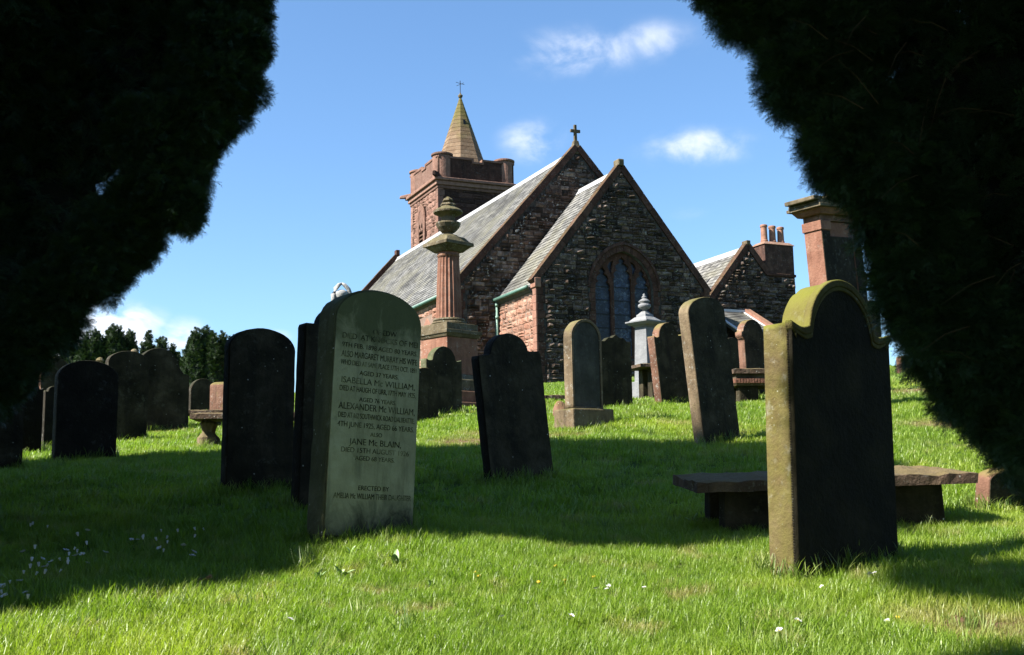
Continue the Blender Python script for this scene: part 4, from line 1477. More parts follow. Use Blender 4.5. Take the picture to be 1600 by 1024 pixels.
headstone(1178, 20.6, 36, 36, 500, 'cap', .16, 'head_red', 'small hooded headstone standing behind the fluted table tomb', mould=None, lean=-1.5)
headstone(1146, 23.5, 36, 22, 528, 'segment', .14, 'head_black', 'small black headstone half hidden in front of the porch', lean=-2)
headstone(690, 20.6, 36, 56, 542, 'ogee', .20, 'head_green', 'greenish headstone with swept round top in front of the column monument', lean=.0)
headstone(660, 18.4, 36, 42, 575, 'segment', .16, 'head_red', 'low reddish headstone just right of the pale inscribed stone')
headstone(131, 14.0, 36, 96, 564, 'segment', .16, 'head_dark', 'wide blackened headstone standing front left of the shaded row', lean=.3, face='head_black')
headstone(193, 17.0, 36, 66, 549, 'segment', .16, 'head_dark', 'dark round-topped headstone beside the wide blackened one', lean=1.2)
headstone(250, 19.0, 36, 84, 545, 'scroll', .18, 'head_dark', 'large dark headstone with high arch falling to a scrolled shoulder')
headstone(315, 24.0, 36, 40, 592, 'round', .16, 'head_dark', 'small round-topped dark headstone in front of the clipped dark trees')
headstone(352, 22.5, 70, 10, 597, 'low', .34, 'head_red', 'pinkish sunlit headstone seen edge-on beside the broad black headstone', w=.6)
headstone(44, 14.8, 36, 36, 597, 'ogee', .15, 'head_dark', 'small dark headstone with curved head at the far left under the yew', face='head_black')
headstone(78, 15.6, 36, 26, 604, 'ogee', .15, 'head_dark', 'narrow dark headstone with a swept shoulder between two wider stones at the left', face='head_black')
headstone(84, 19.5, 36, 52, 556, 'gable', .2, 'head_red', 'tall dark red headstone with pointed top behind the left row')
headstone(12, 13.0, 36, 40, 610, 'segment', .15, 'head_black', 'black headstone at the left edge under the yew branches')
headstone(1366, 21.5, 36, 24, 469, 'round', .14, 'head_grey', 'grey round-topped headstone peeping out behind the big mossy stone')
headstone(1414, 27.0, 36, 18, 556, 'low', .14, 'head_red', 'low pinkish stone on the grassy crest beside the yew')
headstone(482, 15.0, 36, 22, 506, 'round', .16, 'head_brown', 'narrow brown headstone just visible over the black ones')
for (px, d, top, lab) in ((153, 24.0, 560, 'distant pale headstone top showing above the left row'), (207, 26.0, 546, 'distant headstone with small knob finial above the left row')):
    e, w, h, t = headstone(px, d, 36, 16, top + 6, 'gable', .2, 'head_brown', lab)
    MB().lathe([(.05, h - .02), (.09, h + .03), (.06, h + .08), (.02, h + .1)], 10).build('finial', M['head_brown'], e)
headstone(1578, 9.5, 20, 88, 729, 'low', .16, 'head_red', 'low sunken red headstone with white lichen patches beneath the right yew', back=-10)

# ------------------------------------------------------------------ table tombs
def slab_mesh(w, d, h, seed, rough=.02, nx_=28, ny_=12):
    """worn ledger slab: top lumpy, edges chipped"""
    V, F = [], []
    for lay, z in ((0, 0), (1, h)):
        for j in range(ny_ + 1):
            for i in range(nx_ + 1):
                x, y = (i / nx_ - .5) * w, (j / ny_ - .5) * d
                e = i in (0, nx_) or j in (0, ny_)
                n = mnoise.noise(Vector((x * 5 + seed, y * 5, lay * 9)))
                n2 = mnoise.noise(Vector((x * 14 + seed, y * 14, 3 + lay * 9)))
                zz = z + (rough * (1.4 * n + n2) if lay else rough * .4 * n) - (.012 if e and lay else 0)
                if i in (0, nx_): x += (rough * 1.2 * n2) * (1 if i else -1)
                if j in (0, ny_): y += (rough * .8 * n2) * (1 if j else -1)
                V.append((x, y, zz))
    st = (nx_ + 1) * (ny_ + 1)
    for j in range(ny_):
        for i in range(nx_):
            a = j * (nx_ + 1) + i
            F.append((a, a + nx_ + 1, a + nx_ + 2, a + 1))
            F.append((st + a, st + a + 1, st + a + nx_ + 2, st + a + nx_ + 1))
    ring = [i for i in range(nx_ + 1)] + [j * (nx_ + 1) + nx_ for j in range(1, ny_ + 1)] + [ny_ * (nx_ + 1) + i for i in range(nx_ - 1, -1, -1)] + [j * (nx_ + 1) for j in range(ny_ - 1, 0, -1)]
    for k in range(len(ring)):
        a, b_ = ring[k], ring[(k + 1) % len(ring)]
        F.append((a, b_, st + b_, st + a))
    return V, F


def table_tomb(px, d, ang, L, W, ztop, label, th=.10, legs='block', mt='slab', tiltx=0, tilty=0, rough=.02, lip=False, lw=.30, inset=.35, legs_dark=True):
    p = ground_at(px, d)
    h = ztop - p.z
    e = thing('table_tomb', label, 'table tomb', p, (0, 0, R(ang)), None)
    V, F = slab_mesh(L, W, th, px, rough)
    s = mesh_obj('ledger_slab', (V, F), M[mt], e, smooth=False)
    s.location = (0, 0, h - th)
    s.rotation_euler = (R(tiltx), R(tilty), 0)
    if lip:
        q = MB().box(-L / 2 + .05, L / 2 - .05, -W / 2 + .05, W / 2 - .05, h - th - .09, h - th - .002)
        q.build('under_moulding', M['mon_moss'], e, bevel=.01)
        fl = MB()
        n = int(L / .05)
        for k in range(n):
            x = -L / 2 + .03 + k * .05
            fl.box(x, x + .036, -W / 2 + .015, -W / 2 + .048, h - th - .16, h - th - .085)
            fl.box(-L / 2 + .015, -L / 2 + .048, -W / 2 + .03 + k * .05, -W / 2 + .066 + k * .05, h - th - .16, h - th - .085) if k * .05 < W - .1 else None
        fl.build('fluted_moulding', M['mon_red'], e)
        MB().box(-L / 2 + .06, L / 2 - .06, -W / 2 + .06, W / 2 - .06, h - th - .20, h - th - .093).build('under_moulding', M['head_brown'], e)
    hb = h - th - (.205 if lip else .01)
    for sx in (-1, 1):
        for sy in (-1, 1):
            x, y = sx * (L / 2 - inset), sy * (W / 2 - .2)
            if legs == 'block':
                MB().frustum(x, y, lw, .2, -.3, lw * .92, .18, hb + .015).build('leg', M['head_shade' if legs_dark else 'head_brown'], e, bevel=.015)
            else:
                MB().lathe([(.13, -.3), (.13, .10), (.10, .13), (.06, .18), (.075, .24), (.10, .30), (.06, .34), (.055, .38), (.12, max(.42, hb - .12)), (.12, hb + .01)], 14, x, y).build('leg', M['head_brown'], e)
    return e


zt = at(1300, 738, 8.6).z
table_tomb(1284, 8.75, 4, 2.10, .85, zt, 'mossy red table tomb on block legs behind the big foreground headstone', th=.085, rough=.013, tiltx=4.5, tilty=-1.0, lw=.42, inset=.42)
table_tomb(1215, 19.6, 10, 1.9, .9, at(1160, 577, 19.2).z, 'red table tomb with fluted edge moulding in the sun', th=.09, rough=.006, lip=True, lw=.36, inset=.30)
table_tomb(305, 20.2, 10, 1.05, .7, at(300, 641, 20).z, 'small worn table tomb in the sunlit grass at the left', th=.07, rough=.01, lw=.2, inset=.16)
table_tomb(386, 15.8, 6, 1.45, .75, at(330, 646, 15.5).z, 'table tomb with turned baluster legs behind the broad black headstone', th=.08, rough=.006, legs='baluster', inset=.20)
table_tomb(1035, 22.3, 20, 1.3, .8, at(990, 570, 22).z, 'thin red table slab in front of the granite pillar', th=.07, rough=.006, inset=.4, lw=.25)
table_tomb(845, 24.5, 14, .95, .7, at(860, 616, 24).z, 'low red table slab at the foot of the chancel corner', th=.09, rough=.01, inset=.15)
table_tomb(1136, 25.0, 14, .7, .6, at(1146, 557, 25).z, 'small reddish slab on supports by the porch', th=.08, rough=.01, inset=.15)
# grey boulder beside the plinth
p = ground_at(876, 17.6)
V, F = [], []
bmx = bmesh.new(); bmesh.ops.create_icosphere(bmx, subdivisions=3, radius=.13)
for v in bmx.verts:
    v.co *= 1 + .25 * mnoise.noise(v.co * 6)
    v.co.z *= 1.7
me = bpy.data.meshes.new('boulder'); bmx.to_mesh(me); bmx.free(); me.materials.append(M['head_red'])
bo = link(bpy.data.objects.new('boulder', me)); bo.location = (p.x, p.y, p.z + .06)
tag(bo, 'rounded reddish stone lump beside the stepped plinth', 'boulder')

# ------------------------------------------------------------------ fluted column monument with urn
D = 24.0
p = ground_at(703, D)
CM = thing('column_monument', 'red sandstone fluted column carrying a two tier urn on a square pedestal', 'monument', p, (0, 0, R(44)))
def Z(py, px=703): return at(px, py, D).z - p.z
MB().box(-.95, .95, -.95, .95, -.5, Z(634)).build('step', M['mon_red'], CM, bevel=.02)
MB().box(-.80, .80, -.80, .80, Z(634) + .001, Z(616)).build('step', M['mon_red'], CM, bevel=.02)
MB().box(-.66, .66, -.66, .66, Z(616) + .001, Z(597)).build('step', M['mon_moss'], CM, bevel=.03)
MB().frustum(0, 0, 1.04, 1.04, Z(597) + .001, .92, .92, Z(588)).build('pedestal_base_moulding', M['mon_moss'], CM, bevel=.02)
MB().box(-.43, .43, -.43, .43, Z(588) + .001, Z(531)).build('pedestal', M['mon_red'], CM, bevel=.01)
MB().frustum(0, 0, .90, .90, Z(531) + .001, .97, .97, Z(526)).build('pedestal_cornice', M['mon_moss'], CM, bevel=.01)
MB().box(-.50, .50, -.50, .50, Z(526) + .001, Z(520)).build('pedestal_cornice', M['mon_moss'], CM, bevel=.01)
MB().box(-.44, .44, -.44, .44, Z(520) + .001, Z(509)).build('pedestal_cap', M['mon_moss'], CM, bevel=.015)
zb = Z(509)
MB().lathe([(.36, zb + .001), (.385, zb + .03), (.37, zb + .06), (.33, zb + .07), (.35, zb + .10), (.335, zb + .13), (.30, zb + .14)], 36).build('column_base', M['mon_moss'], CM, smooth=False)
def flute(k):
    u = (k % 6) / 6
    return 1 - .085 * math.sin(math.pi * u) ** .7 if k % 6 else 1.0
z0, z1 = zb + .14, Z(403)
MB().lathe([(.285, z0 + .001), (.278, z0 + .04), (.262, (z0 + z1) / 2), (.232, z1 - .05), (.232, z1)], 120, flute=flute).build('column_shaft', M['mon_red'], CM)
MB().lathe([(.235, z1 + .001), (.25, z1 + .03), (.235, z1 + .05), (.235, z1 + .09), (.25, z1 + .10)], 36).build('column_neck', M['mon_red'], CM)
za = z1 + .10
MB().frustum(0, 0, .44, .44, za + .001, .74, .74, Z(384) - .04).build('capital', M['mon_moss'], CM, bevel=.02)
MB().box(-.395, .395, -.395, .395, Z(384) - .039, Z(384) + .04).build('abacus', M['mon_moss'], CM, bevel=.012)
MB().frustum(0, 0, .70, .70, Z(384) + .041, .50, .50, Z(372)).build('abacus_top', M['mon_moss'], CM, bevel=.015)
zu = Z(372)
MB().lathe([(.24, zu + .001), (.20, zu + .04), (.11, zu + .07), (.10, zu + .10), (.16, zu + .13), (.235, zu + .22), (.275, zu + .30), (.265, zu + .33), (.20, zu + .325), (.15, zu + .34), (.15, zu + .46)], 32).build('urn', M['mon_moss'], CM, smooth=False)
zl = zu + .46
MB().lathe([(.15, zl + .001), (.20, zl + .03), (.315, zl + .085), (.32, zl + .12), (.26, zl + .17), (.17, zl + .21), (.15, zl + .24)], 32, flute=lambda k: 1 + .02 * (k % 2)).build('urn_lid', M['mon_moss'], CM)
MB().lathe([(.15, zl + .241), (.17, zl + .26), (.15, zl + .30), (.07, zl + .31), (.06, zl + .335), (.115, zl + .36), (.10, zl + .40), (.05, zl + .43), (.03, zl + .455), (.0, zl + .46)], 24, flute=lambda k: 1 + .10 * math.cos(k * math.pi / 2)).build('urn_finial', M['mon_moss'], CM)

# grey granite pillar with urn
D2 = 23.0
p = ground_at(1012, D2)
GP_ = thing('granite_pillar', 'pale grey granite pillar topped by a small lidded urn below the chancel window', 'monument', p, (0, 0, R(42)))
def Z2(py): return at(1012, py, D2).z - p.z
MB().box(-.28, .28, -.28, .28, -.3, .05).build('footing', M['head_grey'], GP_, bevel=.01)
MB().box(-.25, .25, -.25, .25, .051, Z2(597)).build('base_block', M['head_grey'], GP_, bevel=.01)
MB().frustum(0, 0, .36, .36, Z2(597) + .001, .30, .30, Z2(512)).build('shaft', M['head_grey'], GP_, bevel=.006)
MB().frustum(0, 0, .32, .32, Z2(512) + .001, .38, .38, Z2(509)).build('necking', M['head_grey'], GP_)
MB().frustum(0, 0, .46, .46, Z2(509) + .001, .58, .58, Z2(505)).frustum(0, 0, .58, .58, Z2(505), .58, .58, Z2(503)).build('cornice', M['head_grey'], GP_)
MB().frustum(0, 0, .50, .50, Z2(503) + .001, .30, .30, Z2(496)).frustum(0, 0, .26, .26, Z2(496), .24, .24, Z2(492)).frustum(0, 0, .22, .22, Z2(492), .10, .10, Z2(487)).build('cap', M['head_grey'], GP_, bevel=.004)
zu = Z2(487)
MB().lathe([(.05, zu + .001), (.045, zu + .04), (.10, zu + .06), (.135, zu + .10), (.13, zu + .14), (.08, zu + .17), (.07, zu + .18), (.12, zu + .20), (.12, zu + .215), (.06, zu + .26), (.03, zu + .275), (.055, zu + .29), (.05, zu + .31), (.02, zu + .33), (.035, zu + .35), (.0, zu + .38)], 24).build('urn', M['head_grey'], GP_, smooth=True)

# tall classical monument at the right
D3 = 18.0
p = ground_at(1330, D3)
TM = thing('pedimented_monument', 'tall leaning red sandstone monument with pilasters and a pedimented top', 'monument', p, (0, R(-4.4), R(36)))
def Z3(py): return (at(1290, py, D3).z - p.z)
mw, mt_ = .98, .30
MB().box(-mw / 2, mw / 2, -.13, .13, -.6, Z3(353)).build('shaft_slab', M['mon_red'], TM)
for sx in (-1, 1):
    MB().box(sx * (mw / 2 - .1) - .105, sx * (mw / 2 - .1) + .105, -.17, .17, -.6, Z3(366)).build('pilaster', M['mon_red'], TM, bevel=.006)
    MB().box(sx * (mw / 2 - .1) - .125, sx * (mw / 2 - .1) + .125, -.19, .19, Z3(366) + .001, Z3(352)).build('pilaster_capital', M['mon_red'], TM, bevel=.006)
MB().box(-mw / 2 + .215, mw / 2 - .215, -.16, -.131, Z3(455) - .6, Z3(375)).build('inscription_panel', M['head_dark'], TM, bevel=.01)
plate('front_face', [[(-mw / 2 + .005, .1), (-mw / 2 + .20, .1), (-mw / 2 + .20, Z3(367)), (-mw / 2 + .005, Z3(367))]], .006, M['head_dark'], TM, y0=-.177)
plate('front_face', [[(mw / 2 - .20, .1), (mw / 2 - .005, .1), (mw / 2 - .005, Z3(367)), (mw / 2 - .20, Z3(367))]], .006, M['head_dark'], TM, y0=-.177)  # dark plates paint the shade onto the pilaster fronts
MB().box(-mw / 2, mw / 2, -.165, .165, Z3(352) + .001, Z3(343)).build('frieze', M['head_red'], TM)
MB().frustum(0, 0, mw + .12, .46, Z3(343) + .001, mw + .26, .58, Z3(334)).build('cornice', M['mon_red'], TM, bevel=.006)
MB().box(-mw / 2 - .18, mw / 2 + .18, -.34, .34, Z3(334) + .001, Z3(329)).build('cornice', M['mon_moss'], TM, bevel=.008)
zp = Z3(329)
pa = mw / 2 + .16
plate('pediment', [[(-pa, zp + .002), (pa, zp + .002), (pa, zp + .05), (0, zp + .24), (-pa, zp + .05)], [(-pa * .6, zp + .035), (pa * .6, zp + .035), (0, zp + .16)]], .62, M['mon_moss'], TM, y0=-.31, bevel=.006)
MB().box(-pa * .7, pa * .7, -.22, .22, zp + .01, zp + .06).build('tympanum', M['head_red'], TM)
for sx in (-1, 1):
    MB().box(sx * pa - .10, sx * pa + .10, -.30, .30, zp + .052, zp + .12).build('acroterion', M['mon_moss'], TM, bevel=.015)
zs_ = Z3(450)
sc_pts = [(0, zs_ - .45), (.06, zs_ - .45), (.07, zs_ - .02), (.16, zs_ + .02), (.21, zs_ + .10), (.19, zs_ + .18), (.23, zs_ + .22), (.17, zs_ + .23), (.10, zs_ + .32), (.04, zs_ + .38), (0, zs_ + .40)]
for sx in (-1,):
    pass
plate('scroll_bracket', [[(mw / 2 + x, z) for x, z in sc_pts]], .16, M['head_red'], TM, y0=-.08, bevel=.01)

# white marble veiled urn far behind
D4 = 20.0
p = ground_at(533, D4)
VU = thing('veiled_urn', 'white marble urn draped with a hood rising behind the pale inscribed headstone', 'monument', p, (0, 0, R(20)))
def Z4(py): return at(533, py, D4).z - p.z
MB().frustum(0, 0, .5, .5, -.3, .42, .42, .4).build('base_block', M['marble'], VU, bevel=.02)
MB().frustum(0, 0, .34, .34, .401, .28, .28, Z4(480)).build('pedestal', M['marble'], VU, bevel=.01)
z = Z4(480)
MB().lathe([(.09, z + .001), (.06, z + .05), (.10, z + .12), (.125, z + .22), (.12, z + .27), (.05, z + .31)], 20).build('urn', M['marble'], VU, smooth=True)
for sx in (-1, 1):
    MB().tube([(sx * .10, .02, z - .02), (sx * .15, .0, z + .10), (sx * .155, -.02, z + .22), (sx * .12, -.03, z + .32), (sx * .05, -.02, z + .40), (0, 0, z + .43)], [.03, .04, .045, .04, .035, .02], 8).build('drapery', M['marble'], VU, smooth=True)

# ------------------------------------------------------------------ yews
def spray(seed, L=.22, nt=7, nn=20, nl=.024, nw=.0042):
    r = random.Random(seed)
    V, F = [], []
    def twig(p0, d, l, n):
        d = d.normalized()
        side = d.cross(Vector((0, 0, 1))).normalized()
        upv_ = side.cross(d)
        for k in range(n):
            u = (k + .5) / n
            for sg in (-1, 1):
                b = p0 + d * (l * u) + upv_ * (-.15 * l * u * u)
                nd = (side * sg + d * r.uniform(.35, .9) + upv_ * r.uniform(-.3, .45)).normalized()
                ln = nl * r.uniform(.75, 1.15) * (1 - .35 * u)
                wv = nd.cross(upv_ + side * r.uniform(-.6, .6)).normalized() * nw / 2
                i = len(V)
                V.extend([b - wv * .5, b + nd * ln * .55 - wv, b + nd * ln, b + nd * ln * .55 + wv])
                F.append((i, i + 1, i + 2, i + 3))
        # the twig itself
        e_ = p0 + d * l - upv_ * (.15 * l)
        i = len(V)
        V.extend([p0 - side * .0015, p0 + side * .0015, e_])
        F.append((i, i + 1, i + 2))
    twig(Vector((0, 0, 0)), Vector((1, 0, .1)), L, nn)
    for k in range(nt - 1):
        u = .12 + .72 * k / (nt - 1)
        sg = 1 if k % 2 else -1
        twig(Vector((L * u, 0, .01)), Vector((r.uniform(.6, 1.0), sg * r.uniform(.6, 1.0), r.uniform(-.35, .35))), L * (.62 - .35 * u), int(nn * .55))
    return V, F


YS = [source_mesh('yew_spray', spray(k), M['needle']) for k in range(4)]


def euler_of(dirs_, rg):
    """euler angles turning +x to each direction, with a random roll"""
    out = np.zeros((len(dirs_), 3))
    out[:, 2] = np.arctan2(dirs_[:, 1], dirs_[:, 0])
    out[:, 1] = -np.arcsin(np.clip(dirs_[:, 2], -1, 1))
    out[:, 0] = rg.uniform(-.9, .9, len(dirs_))
    return out


def lobes_points(lobes, seed, dens, depth=.22, droop=.25, spread=.75):
    """points in the outer shell of a union of ellipsoids; lobes: (x, y, z, rx, ry, rz, density factor)"""
    rg = np.random.default_rng(seed)
    L = np.array([l[:6] for l in lobes], float)
    P, Dd = [], []
    for i, l in enumerate(lobes):
        c, rad = np.array(l[:3]), np.array(l[3:6])
        ap = 4 * np.pi * (((rad[0] * rad[1]) ** 1.6 + (rad[0] * rad[2]) ** 1.6 + (rad[1] * rad[2]) ** 1.6) / 3) ** (1 / 1.6)
        n = int(ap * dens * (l[6] if len(l) > 6 else 1))
        u = rg.normal(size=(n, 3)); u /= np.linalg.norm(u, axis=1)[:, None]
        # uneven outline
        wob = 1 + .09 * np.sin(u[:, 0] * 7 + i) * np.sin(u[:, 1] * 6 + 2 * i) + .07 * np.sin(u[:, 2] * 13 + 3 * i) * np.sin(u[:, 0] * 11)
        rr_ = (1 - depth * rg.random(n) ** 1.3) * wob
        p = c + u * rad * rr_[:, None]
        keep = np.ones(n, bool)
        for j in range(len(lobes)):
            if j == i: continue
            q = (((p - L[j, :3]) / L[j, 3:6]) ** 2).sum(1)
            keep &= q > .62 ** 2 * 1.0
        if rad.max() < .6:
            keep &= np.sin(p[:, 0] * 17 + 1) * np.sin(p[:, 1] * 15) * np.sin(p[:, 2] * 19 + 2) < .5
        p, u = p[keep], u[keep]
        nrm = u / rad; nrm /= np.linalg.norm(nrm, axis=1)[:, None]
        d = nrm + rg.normal(size=nrm.shape) * spread + np.array([0, 0, -droop])
        d /= np.linalg.norm(d, axis=1)[:, None]
        P.append(p); Dd.append(d)
    return np.concatenate(P), np.concatenate(Dd), rg


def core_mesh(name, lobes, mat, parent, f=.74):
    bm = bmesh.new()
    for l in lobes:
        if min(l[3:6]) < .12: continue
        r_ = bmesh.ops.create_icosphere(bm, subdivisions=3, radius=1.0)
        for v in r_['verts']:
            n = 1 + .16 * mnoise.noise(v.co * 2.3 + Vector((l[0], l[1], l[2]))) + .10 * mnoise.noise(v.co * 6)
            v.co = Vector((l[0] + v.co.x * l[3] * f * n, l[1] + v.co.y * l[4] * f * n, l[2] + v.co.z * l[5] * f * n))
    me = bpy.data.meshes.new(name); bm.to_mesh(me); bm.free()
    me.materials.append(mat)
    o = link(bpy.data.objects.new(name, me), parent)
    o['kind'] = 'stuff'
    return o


def yew(root, lobes, fine, seed, coarse, dens_f=520, dens_c=300, smin=.8, smax=1.3):
    """fine lobes carry small sprays near the eye, coarse ones bigger boughs"""
    rb_ = random.Random(seed)
    extra = []
    for l in fine:
        for k in range(14):
            v = Vector((rb_.gauss(0, 1), rb_.gauss(0, .7), rb_.gauss(0, 1))).normalized()
            q = l[3] * rb_.uniform(.20, .40)
            f_ = rb_.uniform(.82, 1.02)
            extra.append((l[0] + v.x * l[3] * f_, l[1] + v.y * l[4] * f_, l[2] + v.z * l[5] * f_, q, q, q * rb_.uniform(.8, 1.1), 1))
    fine = fine + extra
    wl = lambda ls: [((l[0] - root.location.x), (l[1] - root.location.y), (l[2] - root.location.z)) + tuple(l[3:]) for l in ls]
    core_mesh('shade_core', wl(lobes + fine + coarse), M['core'], root, .64)  # solid dark core added to block light through the crown
    for nm, ls, dn, s0, s1 in (('foliage', fine, dens_f, smin, smax), ('foliage', lobes, dens_f * .18, smin * 1.8, smax * 2.0), ('foliage', coarse, dens_c, 1.2, 1.9)):
        if not ls: continue
        P, Dd, rg = lobes_points(wl(ls), seed, dn, *((.14, .15, 1.1) if ls is fine else (.22, .25, .75)))
        o = scatter(nm, P, euler_of(Dd, rg), rg.uniform(s0, s1, len(P)), YS, root)
        o['kind'] = 'stuff'
        seed += 1


def px_lobe(px, py, rpx, d, sq=1.0, dens=1.0):
    c = at(px, py, d)
    r_ = rpx * d / FPX
    return (c.x, c.y, c.z, r_, r_ * sq, r_, dens)


# left yew
gl = tz(-6.2, 7.8)
LY = thing('yew_tree', 'huge dark yew whose heavy rounded boughs fill the upper left of the view', 'tree', (-6.2, 7.8, gl))
fineL = [px_lobe(x, y, r_ - 14, d + .62, 1.0, dn) for x, y, r_, d, dn in (
    (338, -70, 94, 7.6, 1), (348, 8, 82, 7.5, 1), (342, 80, 84, 7.4, 1), (336, 130, 76, 7.3, 1), (300, 182, 76, 7.3, 1), (262, 225, 84, 7.2, 1), (255, 290, 70, 7.1, 1), (285, 322, 44, 7.0, .8), (292, 345, 30, 6.95, .6),
    (215, 330, 60, 7.1, 1), (180, 372, 70, 7.1, 1), (150, 415, 60, 7.0, 1), (85, 465, 62, 7.0, 1), (70, 510, 55, 7.0, 1), (20, 555, 60, 7.0, 1), (-30, 600, 70, 7.0, 1))]
lobL = [px_lobe(x, y, r_ - 10, d + .5, 1.0, dn) for x, y, r_, d, dn in (
    (230, -40, 150, 8.0, .5), (220, 110, 140, 8.0, .35), (120, 200, 150, 8.1, .3), (60, 330, 150, 8.0, .35), (-20, 130, 170, 7.8, .4), (-60, 420, 160, 7.6, .5), (40, -20, 150, 7.9, .5), (-120, 560, 140, 7.4, .6))]
coarseL = [(-5.4, 8.7, 5.6, 2.3, 2.1, 2.0), (-6.8, 8.9, 8.0, 2.8, 2.6, 2.4), (-7.0, 8.6, 10.4, 1.9, 1.9, 1.6), (-7.4, 8.3, 6.4, 2.4, 2.0, 2.4), (-5.4, 7.6, 3.4, 1.5, 1.2, 1.5),
           (-5.9, 6.1, 3.0, 1.7, 1.15, 1.8), (-5.6, 10.9, 6.0, 1.5, 1.5, 1.3), (-8.2, 10.2, 5.0, 2.5, 2.4, 3.0), (-2.1, 4.45, 6.3, .55, .34, .35), (-4.2, 6.35, 7.2, 1.2, .65, .6), (-7.8, -1.6, 5.0, 3.0, 2.6, 3.4, .35), (-10.6, .6, 5.2, 2.2, 2.0, 3.0, .4)]  # added unseen: lobes behind the camera dim sky light, a floating one shades lawn
yew(LY, lobL, fineL, 100, coarseL, dens_f=4200, smin=.26, smax=.46)
MB().tube([(0, 0, -.4), (.05, 0, .6), (-.1, .1, 2.2), (.1, .2, 4.5), (0, .3, 7.5)], [.62, .5, .42, .32, .12], 14).build('trunk', M['bark'], LY, smooth=True)
for k, pts in enumerate(([(0, 0, 1.6), (1.2, .6, 3.2), (2.2, 1.0, 5.0)], [(0, .1, 2.4), (-1.5, -1.2, 4), (-2.2, -2.2, 6)], [(0, .1, 3), (1.2, 1.0, 5), (1.6, 1.2, 8)],
                         [(0, 0, 1.3), (1.2, -1.4, 2.2), (1.4, -2.6, 2.4)], [(0, .1, 2.0), (-1.6, 1.2, 3.8), (-2.2, 1.8, 5)])):
    MB().tube(pts, [.2, .13, .08, .03][:len(pts)] if len(pts) == 4 else [.2, .12, .04], 10).build('branch', M['bark'], LY, smooth=True)

# right yew: crown comes down beside the camera with shading lobes added over it
gr = tz(4.6, 3.6)
RY = thing('yew_tree', 'dense dark yew overhanging the right side with needles hanging to the grass', 'tree', (4.6, 3.6, gr))
fineR = [px_lobe(x + 6, y, r_ - 14, d, 1.2, 1) for x, y, r_, d in (
    (1130, -75, 88, 4.2), (1182, 2, 72, 4.2), (1232, 58, 56, 4.15), (1300, 60, 76, 4.1), (1243, 120, 68, 4.1), (1318, 172, 66, 4.1), (1322, 224, 78, 4.05), (1375, 265, 80, 4.0), (1415, 320, 80, 4.0), (1430, 365, 78, 4.0),
    (1447, 425, 82, 4.0), (1470, 480, 80, 4.0), (1490, 520, 82, 4.0), (1530, 570, 84, 4.0), (1575, 620, 86, 4.0), (1625, 672, 88, 4.0), (1690, 725, 90, 4.0))]
lobR = [px_lobe(x, y, r_, d, 1.2, .5) for x, y, r_, d in (
    (1370, 20, 150, 4.4), (1500, 150, 170, 4.4), (1540, 330, 150, 4.4), (1600, 480, 150, 4.4), (1640, 20, 190, 4.4), (1700, 250, 170, 4.4), (1760, 600, 150, 4.4))]
coarseR = [(3.6, 3.8, 3.4, 1.6, 1.3, 1.9), (4.4, 3.4, 5.4, 2.2, 1.7, 2.2), (2.3, 2.9, 4.7, 1.5, 1.1, 1.0), (.6, 2.8, 4.9, 1.3, 1.0, .9), (-.9, 2.5, 5.5, 1.3, 1.0, .9),
           (-2.1, 1.9, 5.9, 1.2, .9, 1.0), (1.6, 1.2, 6.6, 1.8, 1.4, 1.3), (-2.6, 1.6, 7.4, 1.4, 1.1, 1.2), (4.6, 2.0, 3.2, 1.6, 1.6, 2.4),
           (4.8, -1.2, 4.6, 3.0, 2.6, 3.4, .35), (.8, -3.0, 6.4, 3.0, 2.2, 2.2, .35), (-2.6, -2.2, 7.0, 2.4, 2.0, 1.8, .35)]  # lobes above and behind the camera are unseen, added to shade the view
yew(RY, lobR, fineR, 200, coarseR, dens_f=4500, smin=.28, smax=.46)
MB().tube([(0, 0, -.4), (.05, 0, .6), (0, .1, 2.0), (-.2, .0, 4.0), (-.5, -.2, 6.0)], [.5, .42, .36, .25, .1], 14).build('trunk', M['bark'], RY, smooth=True)
for pts in ([(0, 0, 1.4), (-1.3, .2, 2.0), (-2.4, .3, 2.5)], [(-.1, 0, 3), (-2.2, -.8, 4.6), (-4.4, -1.8, 5.2)], [(-.1, 0, 3.4), (-2.4, -1.6, 5.6), (-5.4, -2.6, 6.8)], [(0, 0, 1), (-1.2, .1, 1.0), (-2.0, .3, .9)]):
    MB().tube(pts, [.16, .09, .03], 10).build('branch', M['bark'], RY, smooth=True)

rt = random.Random(9)
mb = MB()
for _ in range(46):
    px, py = rt.uniform(1290, 1600), rt.uniform(20, 700)
    if px < 1230 + py * .42: continue
    p0 = at(px, py, rt.uniform(3.70, 3.92))
    d_ = Vector((rt.uniform(-1, -.2), rt.uniform(-.2, .2), rt.uniform(-.9, .5))).normalized()
    l_ = rt.uniform(.10, .24)
    q = [p0 - RY.location, p0 + d_ * l_ * .5 + Vector((0, 0, .015)) - RY.location, p0 + d_ * l_ - RY.location]
    mb.tube(q, [.0022, .0016, .0008], 5)
mb.build('twigs', M['twig'], RY, kind='stuff')

